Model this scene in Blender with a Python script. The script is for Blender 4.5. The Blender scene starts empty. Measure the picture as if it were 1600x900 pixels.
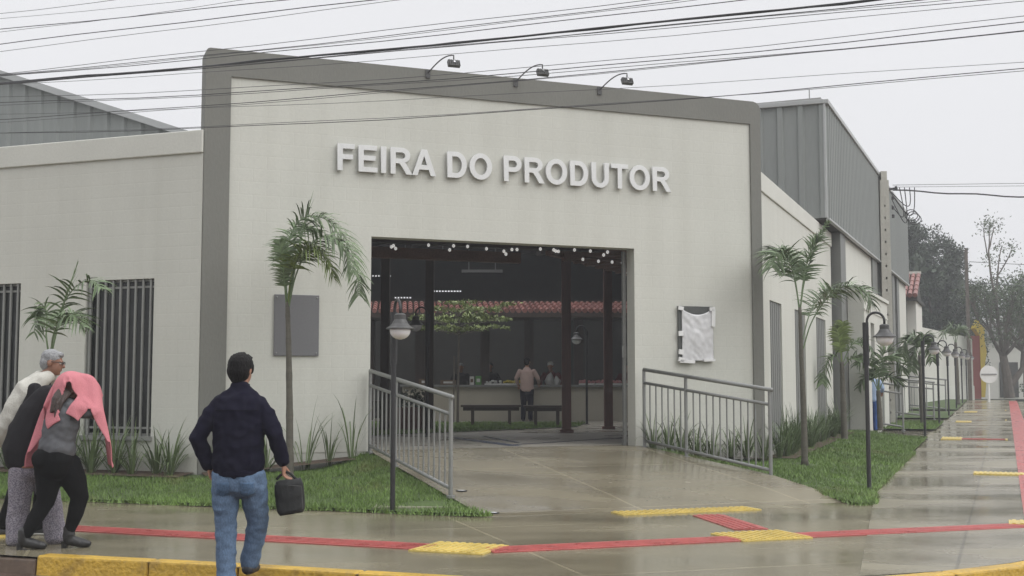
import bpy, bmesh, math, random
import numpy as np
from mathutils import Vector, Matrix, noise

random.seed(11)
RNG = np.random.default_rng(11)
SC = bpy.context.scene
COL = SC.collection
R = math.radians

# ------------------------------------------------------------------ materials
def _n(nt, t, **kw):
    n = nt.nodes.new(t)
    for k, v in kw.items():
        setattr(n, k, v)
    return n

def rgb(c):
    return (c[0], c[1], c[2], 1.0)

def pm(name, col, rough=.6, var=.18, scale=3.0, fine=40.0, bump=.1, metal=0.0, spec=.5,
       rvar=.0, coat=0.0, stain=None, stain_scale=1.2, stain_lo=.55, stain_hi=.75, trans=0.0, island=0.0, stretch=None):
    """Principled material whose colour wanders with two sizes of noise."""
    m = bpy.data.materials.new(name)
    m.use_nodes = True
    nt = m.node_tree
    b = nt.nodes['Principled BSDF']
    tc = _n(nt, 'ShaderNodeTexCoord')
    src = tc.outputs['Object']
    if stretch:
        mp = _n(nt, 'ShaderNodeMapping')
        mp.inputs['Scale'].default_value = stretch
        nt.links.new(src, mp.inputs['Vector'])
        src = mp.outputs['Vector']
    n1 = _n(nt, 'ShaderNodeTexNoise')
    n1.inputs['Scale'].default_value = scale
    n1.inputs['Detail'].default_value = 5
    nt.links.new(src, n1.inputs['Vector'])
    n2 = _n(nt, 'ShaderNodeTexNoise')
    n2.inputs['Scale'].default_value = fine
    n2.inputs['Detail'].default_value = 3
    nt.links.new(src, n2.inputs['Vector'])
    mx = _n(nt, 'ShaderNodeMath', operation='ADD')
    nt.links.new(n1.outputs['Fac'], mx.inputs[0])
    nt.links.new(n2.outputs['Fac'], mx.inputs[1])
    mr = _n(nt, 'ShaderNodeMapRange')
    mr.inputs['From Min'].default_value = .65
    mr.inputs['From Max'].default_value = 1.35
    mr.inputs['To Min'].default_value = 1 - var
    mr.inputs['To Max'].default_value = 1 + var
    nt.links.new(mx.outputs[0], mr.inputs['Value'])
    fac = mr.outputs['Result']
    if island:
        g = _n(nt, 'ShaderNodeNewGeometry')
        mi = _n(nt, 'ShaderNodeMapRange')
        mi.inputs['To Min'].default_value = 1 - island
        mi.inputs['To Max'].default_value = 1 + island
        nt.links.new(g.outputs['Random Per Island'], mi.inputs['Value'])
        mm = _n(nt, 'ShaderNodeMath', operation='MULTIPLY')
        nt.links.new(fac, mm.inputs[0])
        nt.links.new(mi.outputs['Result'], mm.inputs[1])
        fac = mm.outputs[0]
    vm = _n(nt, 'ShaderNodeVectorMath', operation='SCALE')
    vm.inputs[0].default_value = col
    nt.links.new(fac, vm.inputs['Scale'])
    out = vm.outputs['Vector']
    if stain:
        n3 = _n(nt, 'ShaderNodeTexNoise')
        n3.inputs['Scale'].default_value = stain_scale
        n3.inputs['Detail'].default_value = 6
        n3.inputs['Roughness'].default_value = .65
        nt.links.new(src, n3.inputs['Vector'])
        rp = _n(nt, 'ShaderNodeMapRange')
        rp.inputs['From Min'].default_value = stain_lo
        rp.inputs['From Max'].default_value = stain_hi
        nt.links.new(n3.outputs['Fac'], rp.inputs['Value'])
        mc = _n(nt, 'ShaderNodeMixRGB')
        mc.inputs['Color2'].default_value = rgb(stain)
        nt.links.new(rp.outputs['Result'], mc.inputs['Fac'])
        nt.links.new(out, mc.inputs['Color1'])
        out = mc.outputs['Color']
    nt.links.new(out, b.inputs['Base Color'])
    b.inputs['Metallic'].default_value = metal
    b.inputs['Specular IOR Level'].default_value = spec
    b.inputs['Coat Weight'].default_value = coat
    b.inputs['Coat Roughness'].default_value = .1
    if rvar:
        rr = _n(nt, 'ShaderNodeMapRange')
        rr.inputs['From Min'].default_value = .3
        rr.inputs['From Max'].default_value = .7
        rr.inputs['To Min'].default_value = max(.02, rough - rvar)
        rr.inputs['To Max'].default_value = rough + rvar
        nt.links.new(n1.outputs['Fac'], rr.inputs['Value'])
        nt.links.new(rr.outputs['Result'], b.inputs['Roughness'])
    else:
        b.inputs['Roughness'].default_value = rough
    if trans:
        b.inputs['Subsurface Weight'].default_value = trans
        b.inputs['Subsurface Radius'].default_value = (.02, .02, .01)
    if bump:
        bp = _n(nt, 'ShaderNodeBump')
        bp.inputs['Strength'].default_value = bump
        bp.inputs['Distance'].default_value = .02
        nt.links.new(n2.outputs['Fac'], bp.inputs['Height'])
        nt.links.new(bp.outputs['Normal'], b.inputs['Normal'])
    return m

def wall_mat(name, col, var=.05):
    """Painted block wall: faint courses under thick paint, rain streaks. Object space: x along, z up."""
    m = pm(name, col, rough=.75, var=var, scale=.9, fine=25, bump=0)
    nt = m.node_tree
    b = nt.nodes['Principled BSDF']
    tc = [n for n in nt.nodes if n.type == 'TEX_COORD'][0]
    mp = _n(nt, 'ShaderNodeMapping')
    mp.inputs['Rotation'].default_value = (R(90), 0, 0)
    nt.links.new(tc.outputs['Object'], mp.inputs['Vector'])
    br = _n(nt, 'ShaderNodeTexBrick')
    br.offset = .5
    br.inputs['Scale'].default_value = 1.0
    br.inputs['Brick Width'].default_value = .39
    br.inputs['Row Height'].default_value = .19
    br.inputs['Mortar Size'].default_value = .012
    br.inputs['Mortar Smooth'].default_value = .6
    br.inputs['Color1'].default_value = (1, 1, 1, 1)
    br.inputs['Color2'].default_value = (.93, .93, .93, 1)
    br.inputs['Mortar'].default_value = (.55, .55, .55, 1)
    nt.links.new(mp.outputs['Vector'], br.inputs['Vector'])
    nz = _n(nt, 'ShaderNodeTexNoise')
    nz.inputs['Scale'].default_value = 30
    nz.inputs['Detail'].default_value = 4
    nt.links.new(tc.outputs['Object'], nz.inputs['Vector'])
    ad = _n(nt, 'ShaderNodeMath', operation='MULTIPLY_ADD')
    ad.inputs[1].default_value = .5
    nt.links.new(nz.outputs['Fac'], ad.inputs[0])
    nt.links.new(br.outputs['Color'], ad.inputs[2])
    bp = _n(nt, 'ShaderNodeBump')
    bp.inputs['Strength'].default_value = .15
    bp.inputs['Distance'].default_value = .012
    nt.links.new(ad.outputs[0], bp.inputs['Height'])
    nt.links.new(bp.outputs['Normal'], b.inputs['Normal'])
    # rain streaks and splash dirt near the foot
    mp2 = _n(nt, 'ShaderNodeMapping')
    mp2.inputs['Scale'].default_value = (2.2, 2.2, .12)
    nt.links.new(tc.outputs['Object'], mp2.inputs['Vector'])
    ns = _n(nt, 'ShaderNodeTexNoise')
    ns.inputs['Scale'].default_value = 1.6
    ns.inputs['Detail'].default_value = 6
    nt.links.new(mp2.outputs['Vector'], ns.inputs['Vector'])
    r1 = _n(nt, 'ShaderNodeMapRange')
    r1.inputs['From Min'].default_value = .42
    r1.inputs['From Max'].default_value = .75
    r1.inputs['To Max'].default_value = .12
    nt.links.new(ns.outputs['Fac'], r1.inputs['Value'])
    sp = _n(nt, 'ShaderNodeSeparateXYZ')
    nt.links.new(tc.outputs['Object'], sp.inputs['Vector'])
    r2 = _n(nt, 'ShaderNodeMapRange')
    r2.inputs['From Min'].default_value = .15
    r2.inputs['From Max'].default_value = .75
    r2.inputs['To Min'].default_value = .55
    r2.inputs['To Max'].default_value = 0
    nt.links.new(sp.outputs['Z'], r2.inputs['Value'])
    r3 = _n(nt, 'ShaderNodeMath', operation='MULTIPLY')
    nt.links.new(r2.outputs['Result'], r3.inputs[0])
    nt.links.new(nz.outputs['Fac'], r3.inputs[1])
    r4 = _n(nt, 'ShaderNodeMath', operation='ADD')
    nt.links.new(r1.outputs['Result'], r4.inputs[0])
    nt.links.new(r3.outputs[0], r4.inputs[1])
    old = b.inputs['Base Color'].links[0].from_socket
    mc = _n(nt, 'ShaderNodeMixRGB')
    mc.inputs['Color2'].default_value = (col[0]*.55, col[1]*.53, col[2]*.48, 1)
    nt.links.new(r4.outputs[0], mc.inputs['Fac'])
    nt.links.new(old, mc.inputs['Color1'])
    nt.links.new(mc.outputs['Color'], b.inputs['Base Color'])
    return m

def paving_mat(name, col, rot, slab, off=(0, 0), rlo=.10, rhi=.42, jfac=.5, slo=.86):
    """Wet cast concrete: slab joints, dark damp patches, puddle-smooth areas."""
    m = pm(name, col, rough=.3, var=.14, scale=.8, fine=18, bump=0)
    nt = m.node_tree
    b = nt.nodes['Principled BSDF']
    tc = [n for n in nt.nodes if n.type == 'TEX_COORD'][0]
    mp = _n(nt, 'ShaderNodeMapping')
    mp.inputs['Rotation'].default_value = (0, 0, rot)
    mp.inputs['Location'].default_value = (off[0], off[1], 0)
    nt.links.new(tc.outputs['Object'], mp.inputs['Vector'])
    br = _n(nt, 'ShaderNodeTexBrick')
    br.offset = .0
    br.inputs['Scale'].default_value = 1
    br.inputs['Brick Width'].default_value = slab[0]
    br.inputs['Row Height'].default_value = slab[1]
    br.inputs['Mortar Size'].default_value = .018
    br.inputs['Mortar Smooth'].default_value = .5
    br.inputs['Color1'].default_value = (1, 1, 1, 1)
    br.inputs['Color2'].default_value = (.86, .86, .86, 1)
    br.inputs['Mortar'].default_value = (jfac, jfac, jfac, 1)
    nt.links.new(mp.outputs['Vector'], br.inputs['Vector'])
    # brushed streaks + large damp patches
    mp2 = _n(nt, 'ShaderNodeMapping')
    mp2.inputs['Rotation'].default_value = (0, 0, rot)
    mp2.inputs['Scale'].default_value = (.5, 1.0, 1)
    nt.links.new(tc.outputs['Object'], mp2.inputs['Vector'])
    ns = _n(nt, 'ShaderNodeTexNoise')
    ns.inputs['Scale'].default_value = .9
    ns.inputs['Detail'].default_value = 5
    ns.inputs['Roughness'].default_value = .5
    nt.links.new(mp2.outputs['Vector'], ns.inputs['Vector'])
    old = b.inputs['Base Color'].links[0].from_socket
    mu = _n(nt, 'ShaderNodeMixRGB', blend_type='MULTIPLY')
    mu.inputs['Fac'].default_value = 1
    nt.links.new(old, mu.inputs['Color1'])
    nt.links.new(br.outputs['Color'], mu.inputs['Color2'])
    rs = _n(nt, 'ShaderNodeMapRange')
    rs.inputs['From Min'].default_value = .35
    rs.inputs['From Max'].default_value = .68
    rs.inputs['To Min'].default_value = slo
    rs.inputs['To Max'].default_value = 2 - slo
    nt.links.new(ns.outputs['Fac'], rs.inputs['Value'])
    vs = _n(nt, 'ShaderNodeVectorMath', operation='SCALE')
    nt.links.new(mu.outputs['Color'], vs.inputs[0])
    nt.links.new(rs.outputs['Result'], vs.inputs['Scale'])
    nt.links.new(vs.outputs['Vector'], b.inputs['Base Color'])
    rr = _n(nt, 'ShaderNodeMapRange')
    rr.inputs['From Min'].default_value = .36
    rr.inputs['From Max'].default_value = .66
    rr.inputs['To Min'].default_value = rlo
    rr.inputs['To Max'].default_value = rhi
    nt.links.new(ns.outputs['Fac'], rr.inputs['Value'])
    nt.links.new(rr.outputs['Result'], b.inputs['Roughness'])
    nf = _n(nt, 'ShaderNodeTexNoise')
    nf.inputs['Scale'].default_value = 9
    nf.inputs['Detail'].default_value = 6
    nt.links.new(tc.outputs['Object'], nf.inputs['Vector'])
    ad = _n(nt, 'ShaderNodeMath', operation='MULTIPLY_ADD')
    ad.inputs[1].default_value = .6
    nt.links.new(nf.outputs['Fac'], ad.inputs[0])
    nt.links.new(br.outputs['Color'], ad.inputs[2])
    bp = _n(nt, 'ShaderNodeBump')
    bp.inputs['Strength'].default_value = .12
    bp.inputs['Distance'].default_value = .01
    nt.links.new(ad.outputs[0], bp.inputs['Height'])
    nt.links.new(bp.outputs['Normal'], b.inputs['Normal'])
    return m

def rib_bump(m, axis, step, strength=.6):
    """adds a ribbed profile (wave) bump along an object axis"""
    nt = m.node_tree
    b = nt.nodes['Principled BSDF']
    tc = [n for n in nt.nodes if n.type == 'TEX_COORD'][0]
    w = _n(nt, 'ShaderNodeTexWave')
    w.bands_direction = axis
    w.inputs['Scale'].default_value = math.pi / (10 * step) * 2
    nt.links.new(tc.outputs['Object'], w.inputs['Vector'])
    bp = _n(nt, 'ShaderNodeBump')
    bp.inputs['Strength'].default_value = strength
    bp.inputs['Distance'].default_value = .03
    nt.links.new(w.outputs['Fac'], bp.inputs['Height'])
    nt.links.new(bp.outputs['Normal'], b.inputs['Normal'])
    return m

M = {}
M['wall'] = wall_mat('off white painted block wall', (.55, .553, .50))
M['coping'] = pm('off white painted coping', (.57, .573, .52), .7, .06, 1.2, 30, .08)
M['frame'] = pm('grey painted frame', (.165, .165, .146), .7, .08, 1.5, 35, .12, stretch=(1, 1, .4))
M['greypanel'] = pm('grey shutter paint', (.17, .175, .165), .6, .08, 1.2, 30, .05)
M['sheet'] = pm('grey metal sheet', (.225, .24, .228), .5, .07, .7, 12, .03, metal=.0, stretch=(1.5, 1.5, .25))
M['sheetcap'] = pm('grey metal cap', (.38, .39, .385), .45, .05)
M['roofmetal'] = pm('weathered roof metal', (.3, .3, .29), .5, .1)
M['letter'] = pm('brushed letter metal', (.66, .665, .655), .38, .06, 2.5, 30, .02, metal=.15)
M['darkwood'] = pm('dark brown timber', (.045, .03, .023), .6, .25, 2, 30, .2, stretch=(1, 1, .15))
M['beamwood'] = pm('brown beam lightened for shade', (.30, .165, .12), .6, .25, 2, 30, .2)  # post timber with its colour lightened, because the porch beams sit in shade
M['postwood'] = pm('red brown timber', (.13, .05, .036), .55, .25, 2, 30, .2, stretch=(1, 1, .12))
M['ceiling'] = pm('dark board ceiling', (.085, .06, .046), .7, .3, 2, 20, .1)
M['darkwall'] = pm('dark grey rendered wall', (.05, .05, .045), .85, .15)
M['counter'] = pm('pale painted counter', (.38, .355, .29), .6, .1, 1.5)
M['tile'] = pm('red clay roof tile', (.27, .125, .108), .45, .25, 5, 40, .15, island=.25)
M['steel'] = pm('galvanised grey paint', (.235, .24, .23), .42, .1, 4, 40, .05, metal=.25)
M['blackpaint'] = pm('black lamp paint', (.018, .018, .019), .38, .15, 4)
M['shade'] = pm('dark grey lamp shade', (.055, .055, .053), .4, .15, 6)
M['globe'] = pm('milky lamp glass', (.78, .78, .81), .25, .05, 4, 40, 0, trans=.2)
M['glass'] = pm('dark window glass', (.014, .016, .015), .08, .05, 1, 5, 0, spec=.3)
M['bar'] = pm('grey window bar paint', (.22, .225, .21), .5, .08)
M['kerb'] = pm('worn yellow kerb paint', (.53, .335, .045), .42, .25, 2.5, 26, .7, rvar=.12, stain=(.24, .15, .045), stain_scale=4.2, stain_lo=.54, stain_hi=.78)
M['kerbraw'] = pm('dirty kerb stone', (.12, .085, .06), .45, .3, 3, 20, .3)
M['pave'] = paving_mat('wet concrete pavement', (.21, .186, .126), R(-17), (4.2, 3.3), (.9, 1.0), .12, .30, 1.4)
M['pave_side'] = paving_mat('wet slabbed side pavement', (.225, .202, .142), R(22), (4.6, 1.35), (.4, .3), .11, .38, .6)
M['ramp'] = paving_mat('wet concrete ramp', (.215, .19, .132), R(-21.5), (2.3, 2.7), (.2, .5), .11, .32, 1.4)
M['floor'] = paving_mat('wet grey courtyard floor', (.36, .335, .28), R(-21.5), (1.2, 1.2), (0, 0), .2, .5, .75)
M['red'] = pm('red tactile paving', (.41, .092, .084), .34, .22, 4, 60, .5, rvar=.1)
M['yellow'] = pm('yellow tactile paving', (.60, .46, .13), .36, .2, 5, 40, .4, rvar=.1)
M['road'] = pm('wet red brown road', (.085, .055, .042), .35, .25, 1.2, 25, .3, rvar=.15)
M['earth'] = pm('damp earth and grass', (.06, .075, .03), .9, .3, .3, 6, .2)
M['soil'] = pm('brown bed soil', (.08, .055, .035), .85, .25, 4, 40, .4)
M['lawn'] = pm('lawn soil and thatch', (.06, .095, .025), .9, .35, 1.3, 30, .5, stain=(.12, .095, .05), stain_scale=.9, stain_lo=.66, stain_hi=.78)
M['blade'] = pm('grass blade', (.132, .21, .048), .55, .38, .9, 6, 0, island=.35, trans=.0, stain=(.17, .15, .06), stain_scale=.8, stain_lo=.58, stain_hi=.74)
M['strap'] = pm('strap leaf', (.12, .165, .07), .45, .18, 2, 20, 0, island=.3)
M['strapdark'] = pm('dark strap leaf', (.10, .145, .06), .45, .18, 2, 20, 0, island=.3)
M['palm'] = pm('palm leaflet', (.125, .18, .085), .42, .18, 2, 15, 0, island=.3)
M['palmyel'] = pm('yellow green palm leaflet', (.14, .19, .05), .45, .18, 2, 15, 0, island=.3)
M['rachis'] = pm('palm petiole', (.12, .15, .075), .5, .15)
M['trunk'] = pm('palm trunk bark', (.095, .088, .068), .75, .25, 3, 30, .3, stretch=(1, 1, 6))
M['bark'] = pm('grey bark', (.10, .085, .07), .85, .3, 5, 30, .4)
M['leafdark'] = pm('dark tree leaf', (.03, .048, .024), .6, .25, .35, 4, 0, island=.4)
M['leafmid'] = pm('mid green tree leaf', (.055, .085, .032), .6, .2, .6, 4, 0, island=.4)
M['leaflime'] = pm('lime green leaf', (.17, .215, .065), .5, .2, 1, 8, 0, island=.3)
M['concretepole'] = pm('weathered pole concrete', (.42, .41, .36), .8, .12, 3, 25, .2)
M['cable'] = pm('black cable sheath', (.032, .032, .034), .5, .1)
M['cablegrey'] = pm('grey cable sheath', (.075, .075, .08), .5, .1)
M['plaque'] = pm('grey wall plaque', (.14, .14, .145), .45, .06, 1.5, 30, .02)
M['plastic'] = pm('thin cloudy plastic sheet', (.60, .60, .605), .3, .1, 5, 18, .12)
M['tape'] = pm('white tape', (.72, .72, .71), .4, .04)
M['board'] = pm('dark board', (.07, .075, .07), .5, .1)
M['cover'] = pm('mossy concrete', (.20, .20, .135), .8, .2)
M['white'] = pm('white paint', (.72, .72, .70), .5, .05)
M['housewall'] = pm('cream house wall', (.62, .61, .56), .75, .06)
M['redwall'] = pm('dull red hoarding', (.27, .065, .055), .6, .15, .8)
M['yelwall'] = pm('yellow hoarding edge', (.62, .46, .06), .6, .15, .8)
M['bluemark'] = pm('blue floor paint', (.08, .10, .16), .25, .2)

# ------------------------------------------------------------------ mesh helpers
class MB:
    def __init__(s):
        s.v, s.f = [], []
    def add(s, v, f):
        k = len(s.v)
        s.v += [tuple(p) for p in v]
        s.f += [tuple(i + k for i in q) for q in f]
        return s
    def box(s, x0, x1, y0, y1, z0, z1, T=None):
        v = [(x0, y0, z0), (x1, y0, z0), (x1, y1, z0), (x0, y1, z0), (x0, y0, z1), (x1, y0, z1), (x1, y1, z1), (x0, y1, z1)]
        if T is not None:
            v = [T @ Vector(p) for p in v]
        return s.add(v, [(0, 3, 2, 1), (4, 5, 6, 7), (0, 1, 5, 4), (1, 2, 6, 5), (2, 3, 7, 6), (3, 0, 4, 7)])
    def beam(s, a, b, w, h, up=(0, 0, 1)):
        """square bar from a to b"""
        a, b = Vector(a), Vector(b)
        t = (b - a).normalized()
        u = t.cross(Vector(up)).normalized()
        q = u.cross(t)
        v = []
        for p in (a, b):
            for i, j in ((-1, -1), (1, -1), (1, 1), (-1, 1)):
                v.append(p + u * (i * w / 2) + q * (j * h / 2))
        return s.add(v, [(0, 1, 2, 3), (7, 6, 5, 4), (0, 4, 5, 1), (1, 5, 6, 2), (2, 6, 7, 3), (3, 7, 4, 0)])
    def tube(s, pts, r, n=8, cap=True, lat=None, asp=1.0, rnd=False):
        """tube through pts; r scalar or list; lat = preferred wide direction, asp = wide/narrow"""
        pts = [Vector(p) for p in pts]
        rs = list(r) if hasattr(r, '__len__') else [r] * len(pts)
        asps = list(asp) if hasattr(asp, '__len__') else [asp] * len(pts)
        if rnd:   # rounded ends
            t0 = (pts[0] - pts[1]).normalized()
            t1 = (pts[-1] - pts[-2]).normalized()
            pre, post = [], []
            for a in (80, 50, 22):
                pre.append((pts[0] + t0 * rs[0] * math.sin(R(a)) * .8, rs[0] * math.cos(R(a)), asps[0]))
                post.insert(0, (pts[-1] + t1 * rs[-1] * math.sin(R(a)) * .8, rs[-1] * math.cos(R(a)), asps[-1]))
            allp = pre + list(zip(pts, rs, asps)) + post
            pts = [p[0] for p in allp]; rs = [p[1] for p in allp]; asps = [p[2] for p in allp]
        v, f = [], []
        m = len(pts)
        pu = None
        for i, p in enumerate(pts):
            t = (pts[min(i + 1, m - 1)] - pts[max(i - 1, 0)]).normalized()
            if lat is not None:
                u = Vector(lat)
            elif pu is not None:
                u = pu
            else:
                u = Vector((0, 0, 1)) if abs(t.z) < .9 else Vector((1, 0, 0))
            u = (u - t * u.dot(t))
            if u.length < 1e-5:
                u = t.orthogonal()
            u.normalize()
            pu = u
            w = t.cross(u)
            for k in range(n):
                a = 2 * math.pi * k / n
                v.append(p + u * (math.cos(a) * rs[i] * asps[i]) + w * (math.sin(a) * rs[i]))
        for i in range(m - 1):
            for k in range(n):
                a, b = i * n + k, i * n + (k + 1) % n
                f.append((a, b, b + n, a + n))
        if cap:
            f.append(tuple(range(n - 1, -1, -1)))
            f.append(tuple((m - 1) * n + k for k in range(n)))
        return s.add(v, f)
    def ell(s, c, r, rot=None, nu=16, nv=10):
        c = Vector(c)
        v, f = [], []
        Q = rot if rot is not None else Matrix.Identity(3)
        v.append(c + Q @ Vector((0, 0, r[2])))
        for i in range(1, nv):
            th = math.pi * i / nv
            for k in range(nu):
                a = 2 * math.pi * k / nu
                v.append(c + Q @ Vector((r[0] * math.sin(th) * math.cos(a), r[1] * math.sin(th) * math.sin(a), r[2] * math.cos(th))))
        v.append(c + Q @ Vector((0, 0, -r[2])))
        for k in range(nu):
            f.append((0, 1 + k, 1 + (k + 1) % nu))
        for i in range(nv - 2):
            for k in range(nu):
                a, b = 1 + i * nu + k, 1 + i * nu + (k + 1) % nu
                f.append((a, a + nu, b + nu, b))
        last = len(v) - 1
        o = 1 + (nv - 2) * nu
        for k in range(nu):
            f.append((o + k, last, o + (k + 1) % nu))
        return s.add(v, f)
    def lathe(s, c, prof, n=20):
        c = Vector(c)
        v, f = [], []
        for r, z in prof:
            for k in range(n):
                a = 2 * math.pi * k / n
                v.append(c + Vector((r * math.cos(a), r * math.sin(a), z)))
        for i in range(len(prof) - 1):
            for k in range(n):
                a, b = i * n + k, i * n + (k + 1) % n
                f.append((a, b, b + n, a + n))
        f.append(tuple(range(n - 1, -1, -1)))
        f.append(tuple((len(prof) - 1) * n + k for k in range(n)))
        return s.add(v, f)
    def prism(s, poly, a, b, axis='y'):
        """polygon (u,w) extruded; axis y: (u,*,w)  axis z: (u,w,*)"""
        n = len(poly)
        if axis == 'y':
            v = [(p[0], a, p[1]) for p in poly] + [(p[0], b, p[1]) for p in poly]
        elif axis == 'x':
            v = [(a, p[0], p[1]) for p in poly] + [(b, p[0], p[1]) for p in poly]
        else:
            v = [(p[0], p[1], a) for p in poly] + [(p[0], p[1], b) for p in poly]
        f = [tuple(range(n - 1, -1, -1)), tuple(range(n, 2 * n))]
        f += [(i, (i + 1) % n, n + (i + 1) % n, n + i) for i in range(n)]
        return s.add(v, f)

def mesh_of(mb, name):
    me = bpy.data.meshes.new(name)
    me.from_pydata(mb.v, [], mb.f)
    me.update()
    return me

def fixnormals(me):
    bm = bmesh.new()
    bm.from_mesh(me)
    bmesh.ops.recalc_face_normals(bm, faces=bm.faces)
    bm.to_mesh(me)
    bm.free()

def RM(root):
    return root.matrix_basis.copy()

def obj(name, mb, m, parent=None, T=None, smooth=False, bevel=0.0, world=True, norm=True):
    """ONE mesh object. T = frame the vertices are written in (world). Under a parent, the frame is re-expressed in the parent's."""
    me = mb if isinstance(mb, bpy.types.Mesh) else mesh_of(mb, name)
    if norm and len(me.polygons) < 60000:
        fixnormals(me)
    if m is not None:
        me.materials.append(m)
    o = bpy.data.objects.new(name, me)
    COL.objects.link(o)
    Tm = T.copy() if T is not None else Matrix.Identity(4)
    if parent is not None:
        o.parent = parent
        if world:
            P = RM(parent)
            q = parent.parent
            while q is not None:
                P = RM(q) @ P
                q = q.parent
            Tm = P.inverted() @ Tm
    o.matrix_basis = Tm
    if smooth:
        for p in me.polygons:
            p.use_smooth = True
    if bevel:
        bv = o.modifiers.new('edge', 'BEVEL')
        bv.width = bevel
        bv.segments = 2
        bv.limit_method = 'ANGLE'
    return o

def thing(name, label, cat, loc=(0, 0, 0), rz=0.0, group=None):
    o = bpy.data.objects.new(name, None)
    COL.objects.link(o)
    o.empty_display_size = .2
    o.matrix_basis = Matrix.Translation(loc) @ Matrix.Rotation(rz, 4, 'Z')
    o['label'] = label
    o['category'] = cat
    if group:
        o['group'] = group
    return o

def tag(o, label, cat, group=None):
    o['label'] = label
    o['category'] = cat
    if group:
        o['group'] = group
    return o

def kind(o, k):
    o['kind'] = k
    return o

def dup(root, loc, rz, label, group=None, scale=1.0):
    r = root.copy()
    COL.objects.link(r)
    r.matrix_basis = Matrix.Translation(loc) @ Matrix.Rotation(rz, 4, 'Z') @ Matrix.Scale(scale, 4)
    r['label'] = label
    if group:
        r['group'] = group
    for ch in list(root.children):
        c = ch.copy()
        COL.objects.link(c)
        c.parent = r
        for g in list(ch.children):
            d = g.copy()
            COL.objects.link(d)
            d.parent = c
    return r

def frame(o, az):
    """local x along compass direction az (from +Y towards +X), local y 90 deg to its left, z up"""
    return Matrix.Translation((o[0], o[1], 0)) @ Matrix.Rotation(R(90 - az), 4, 'Z')

def sm(x, a=0.0, b=1.0):
    t = min(1.0, max(0.0, (x - a) / (b - a)))
    return t * t * (3 - 2 * t)

# ------------------------------------------------------------------ site frames (metres; camera over the road at the origin)
J = Vector((-2.074, 17.887))              # left jamb of the entrance
OL = (-4.350, 16.991)                      # left corner of the facade, where the left wing starts
OR_ = (4.182, 20.352)                      # right corner of the facade, where the right wing starts
FE = frame(J, 68.5)                        # entrance wall: x along, y inward
FL = frame(OL, 110.5)                      # left wing: x runs to the corner (negative leftwards), y inward
FR = frame(OR_, 22.0)                      # right wing: x away along the side street, y inward
FW = frame(OR_, 23.0)                      # hall along the side street
FS = frame((4.895, 16.72), 22.0)           # side pavement edge, x along it, y towards the building

def E(t, m, z=0.0):
    return FE @ Vector((t, m, z))

def zp(x, y):
    q = (x - 4.9) * .3746 + (y - 16.7) * .9272
    return .0155 * min(49.0, max(0.0, q))

# ------------------------------------------------------------------ camera, sky, sun
cam_d = bpy.data.cameras.new('camera')
cam = bpy.data.objects.new('camera', cam_d)
COL.objects.link(cam)
cam_d.sensor_width = 36
cam_d.lens = 36 * 1900 / 1600
cam_d.clip_start = .1
cam_d.clip_end = 2000
cam.location = (0, 0, 1.45)
cam.rotation_euler = (R(90) + math.atan(153 / 1900), 0, 0)
SC.camera = cam

w = bpy.data.worlds.new('World')
SC.world = w
w.use_nodes = True
nt = w.node_tree
bg = nt.nodes['Background']
sky = _n(nt, 'ShaderNodeTexSky')
sky.sky_type = 'NISHITA'
sky.sun_disc = False
sky.sun_elevation = R(41)
sky.sun_rotation = R(118)
sky.dust_density = 6
sky.altitude = 500
hs = _n(nt, 'ShaderNodeHueSaturation')
hs.inputs['Saturation'].default_value = .12
nt.links.new(sky.outputs['Color'], hs.inputs['Color'])
tcw = _n(nt, 'ShaderNodeTexCoord')
spx = _n(nt, 'ShaderNodeSeparateXYZ')
nt.links.new(tcw.outputs['Generated'], spx.inputs['Vector'])
mrw = _n(nt, 'ShaderNodeMapRange')
mrw.interpolation_type = 'SMOOTHSTEP'
mrw.inputs['From Min'].default_value = .34
mrw.inputs['From Max'].default_value = .95
mrw.inputs['To Min'].default_value = 9.3
mrw.inputs['To Max'].default_value = 19.0
nt.links.new(spx.outputs['Z'], mrw.inputs['Value'])
nzw = _n(nt, 'ShaderNodeTexNoise')
nzw.inputs['Scale'].default_value = 2.2
nzw.inputs['Detail'].default_value = 4
nt.links.new(tcw.outputs['Generated'], nzw.inputs['Vector'])
nzr = _n(nt, 'ShaderNodeMapRange')
nzr.inputs['To Min'].default_value = .965
nzr.inputs['To Max'].default_value = 1.035
nt.links.new(nzw.outputs['Fac'], nzr.inputs['Value'])
mlw = _n(nt, 'ShaderNodeMath', operation='MULTIPLY')
nt.links.new(mrw.outputs['Result'], mlw.inputs[0])
nt.links.new(nzr.outputs['Result'], mlw.inputs[1])
oc = _n(nt, 'ShaderNodeVectorMath', operation='SCALE')
oc.inputs[0].default_value = (.985, .99, 1.02)
nt.links.new(mlw.outputs[0], oc.inputs['Scale'])
mxw = _n(nt, 'ShaderNodeMixRGB')
mxw.inputs['Fac'].default_value = .9
nt.links.new(hs.outputs['Color'], mxw.inputs['Color1'])
nt.links.new(oc.outputs['Vector'], mxw.inputs['Color2'])
nt.links.new(mxw.outputs['Color'], bg.inputs['Color'])
bg.inputs['Strength'].default_value = .1

sd = bpy.data.lights.new('sun', 'SUN')
sd.energy = 1.5
sd.angle = R(50)
sd.color = (1, .985, .965)
so = bpy.data.objects.new('sun', sd)
COL.objects.link(so)
so.rotation_euler = Vector((.66, -.35, .66)).to_track_quat('Z', 'Y').to_euler()

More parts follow.
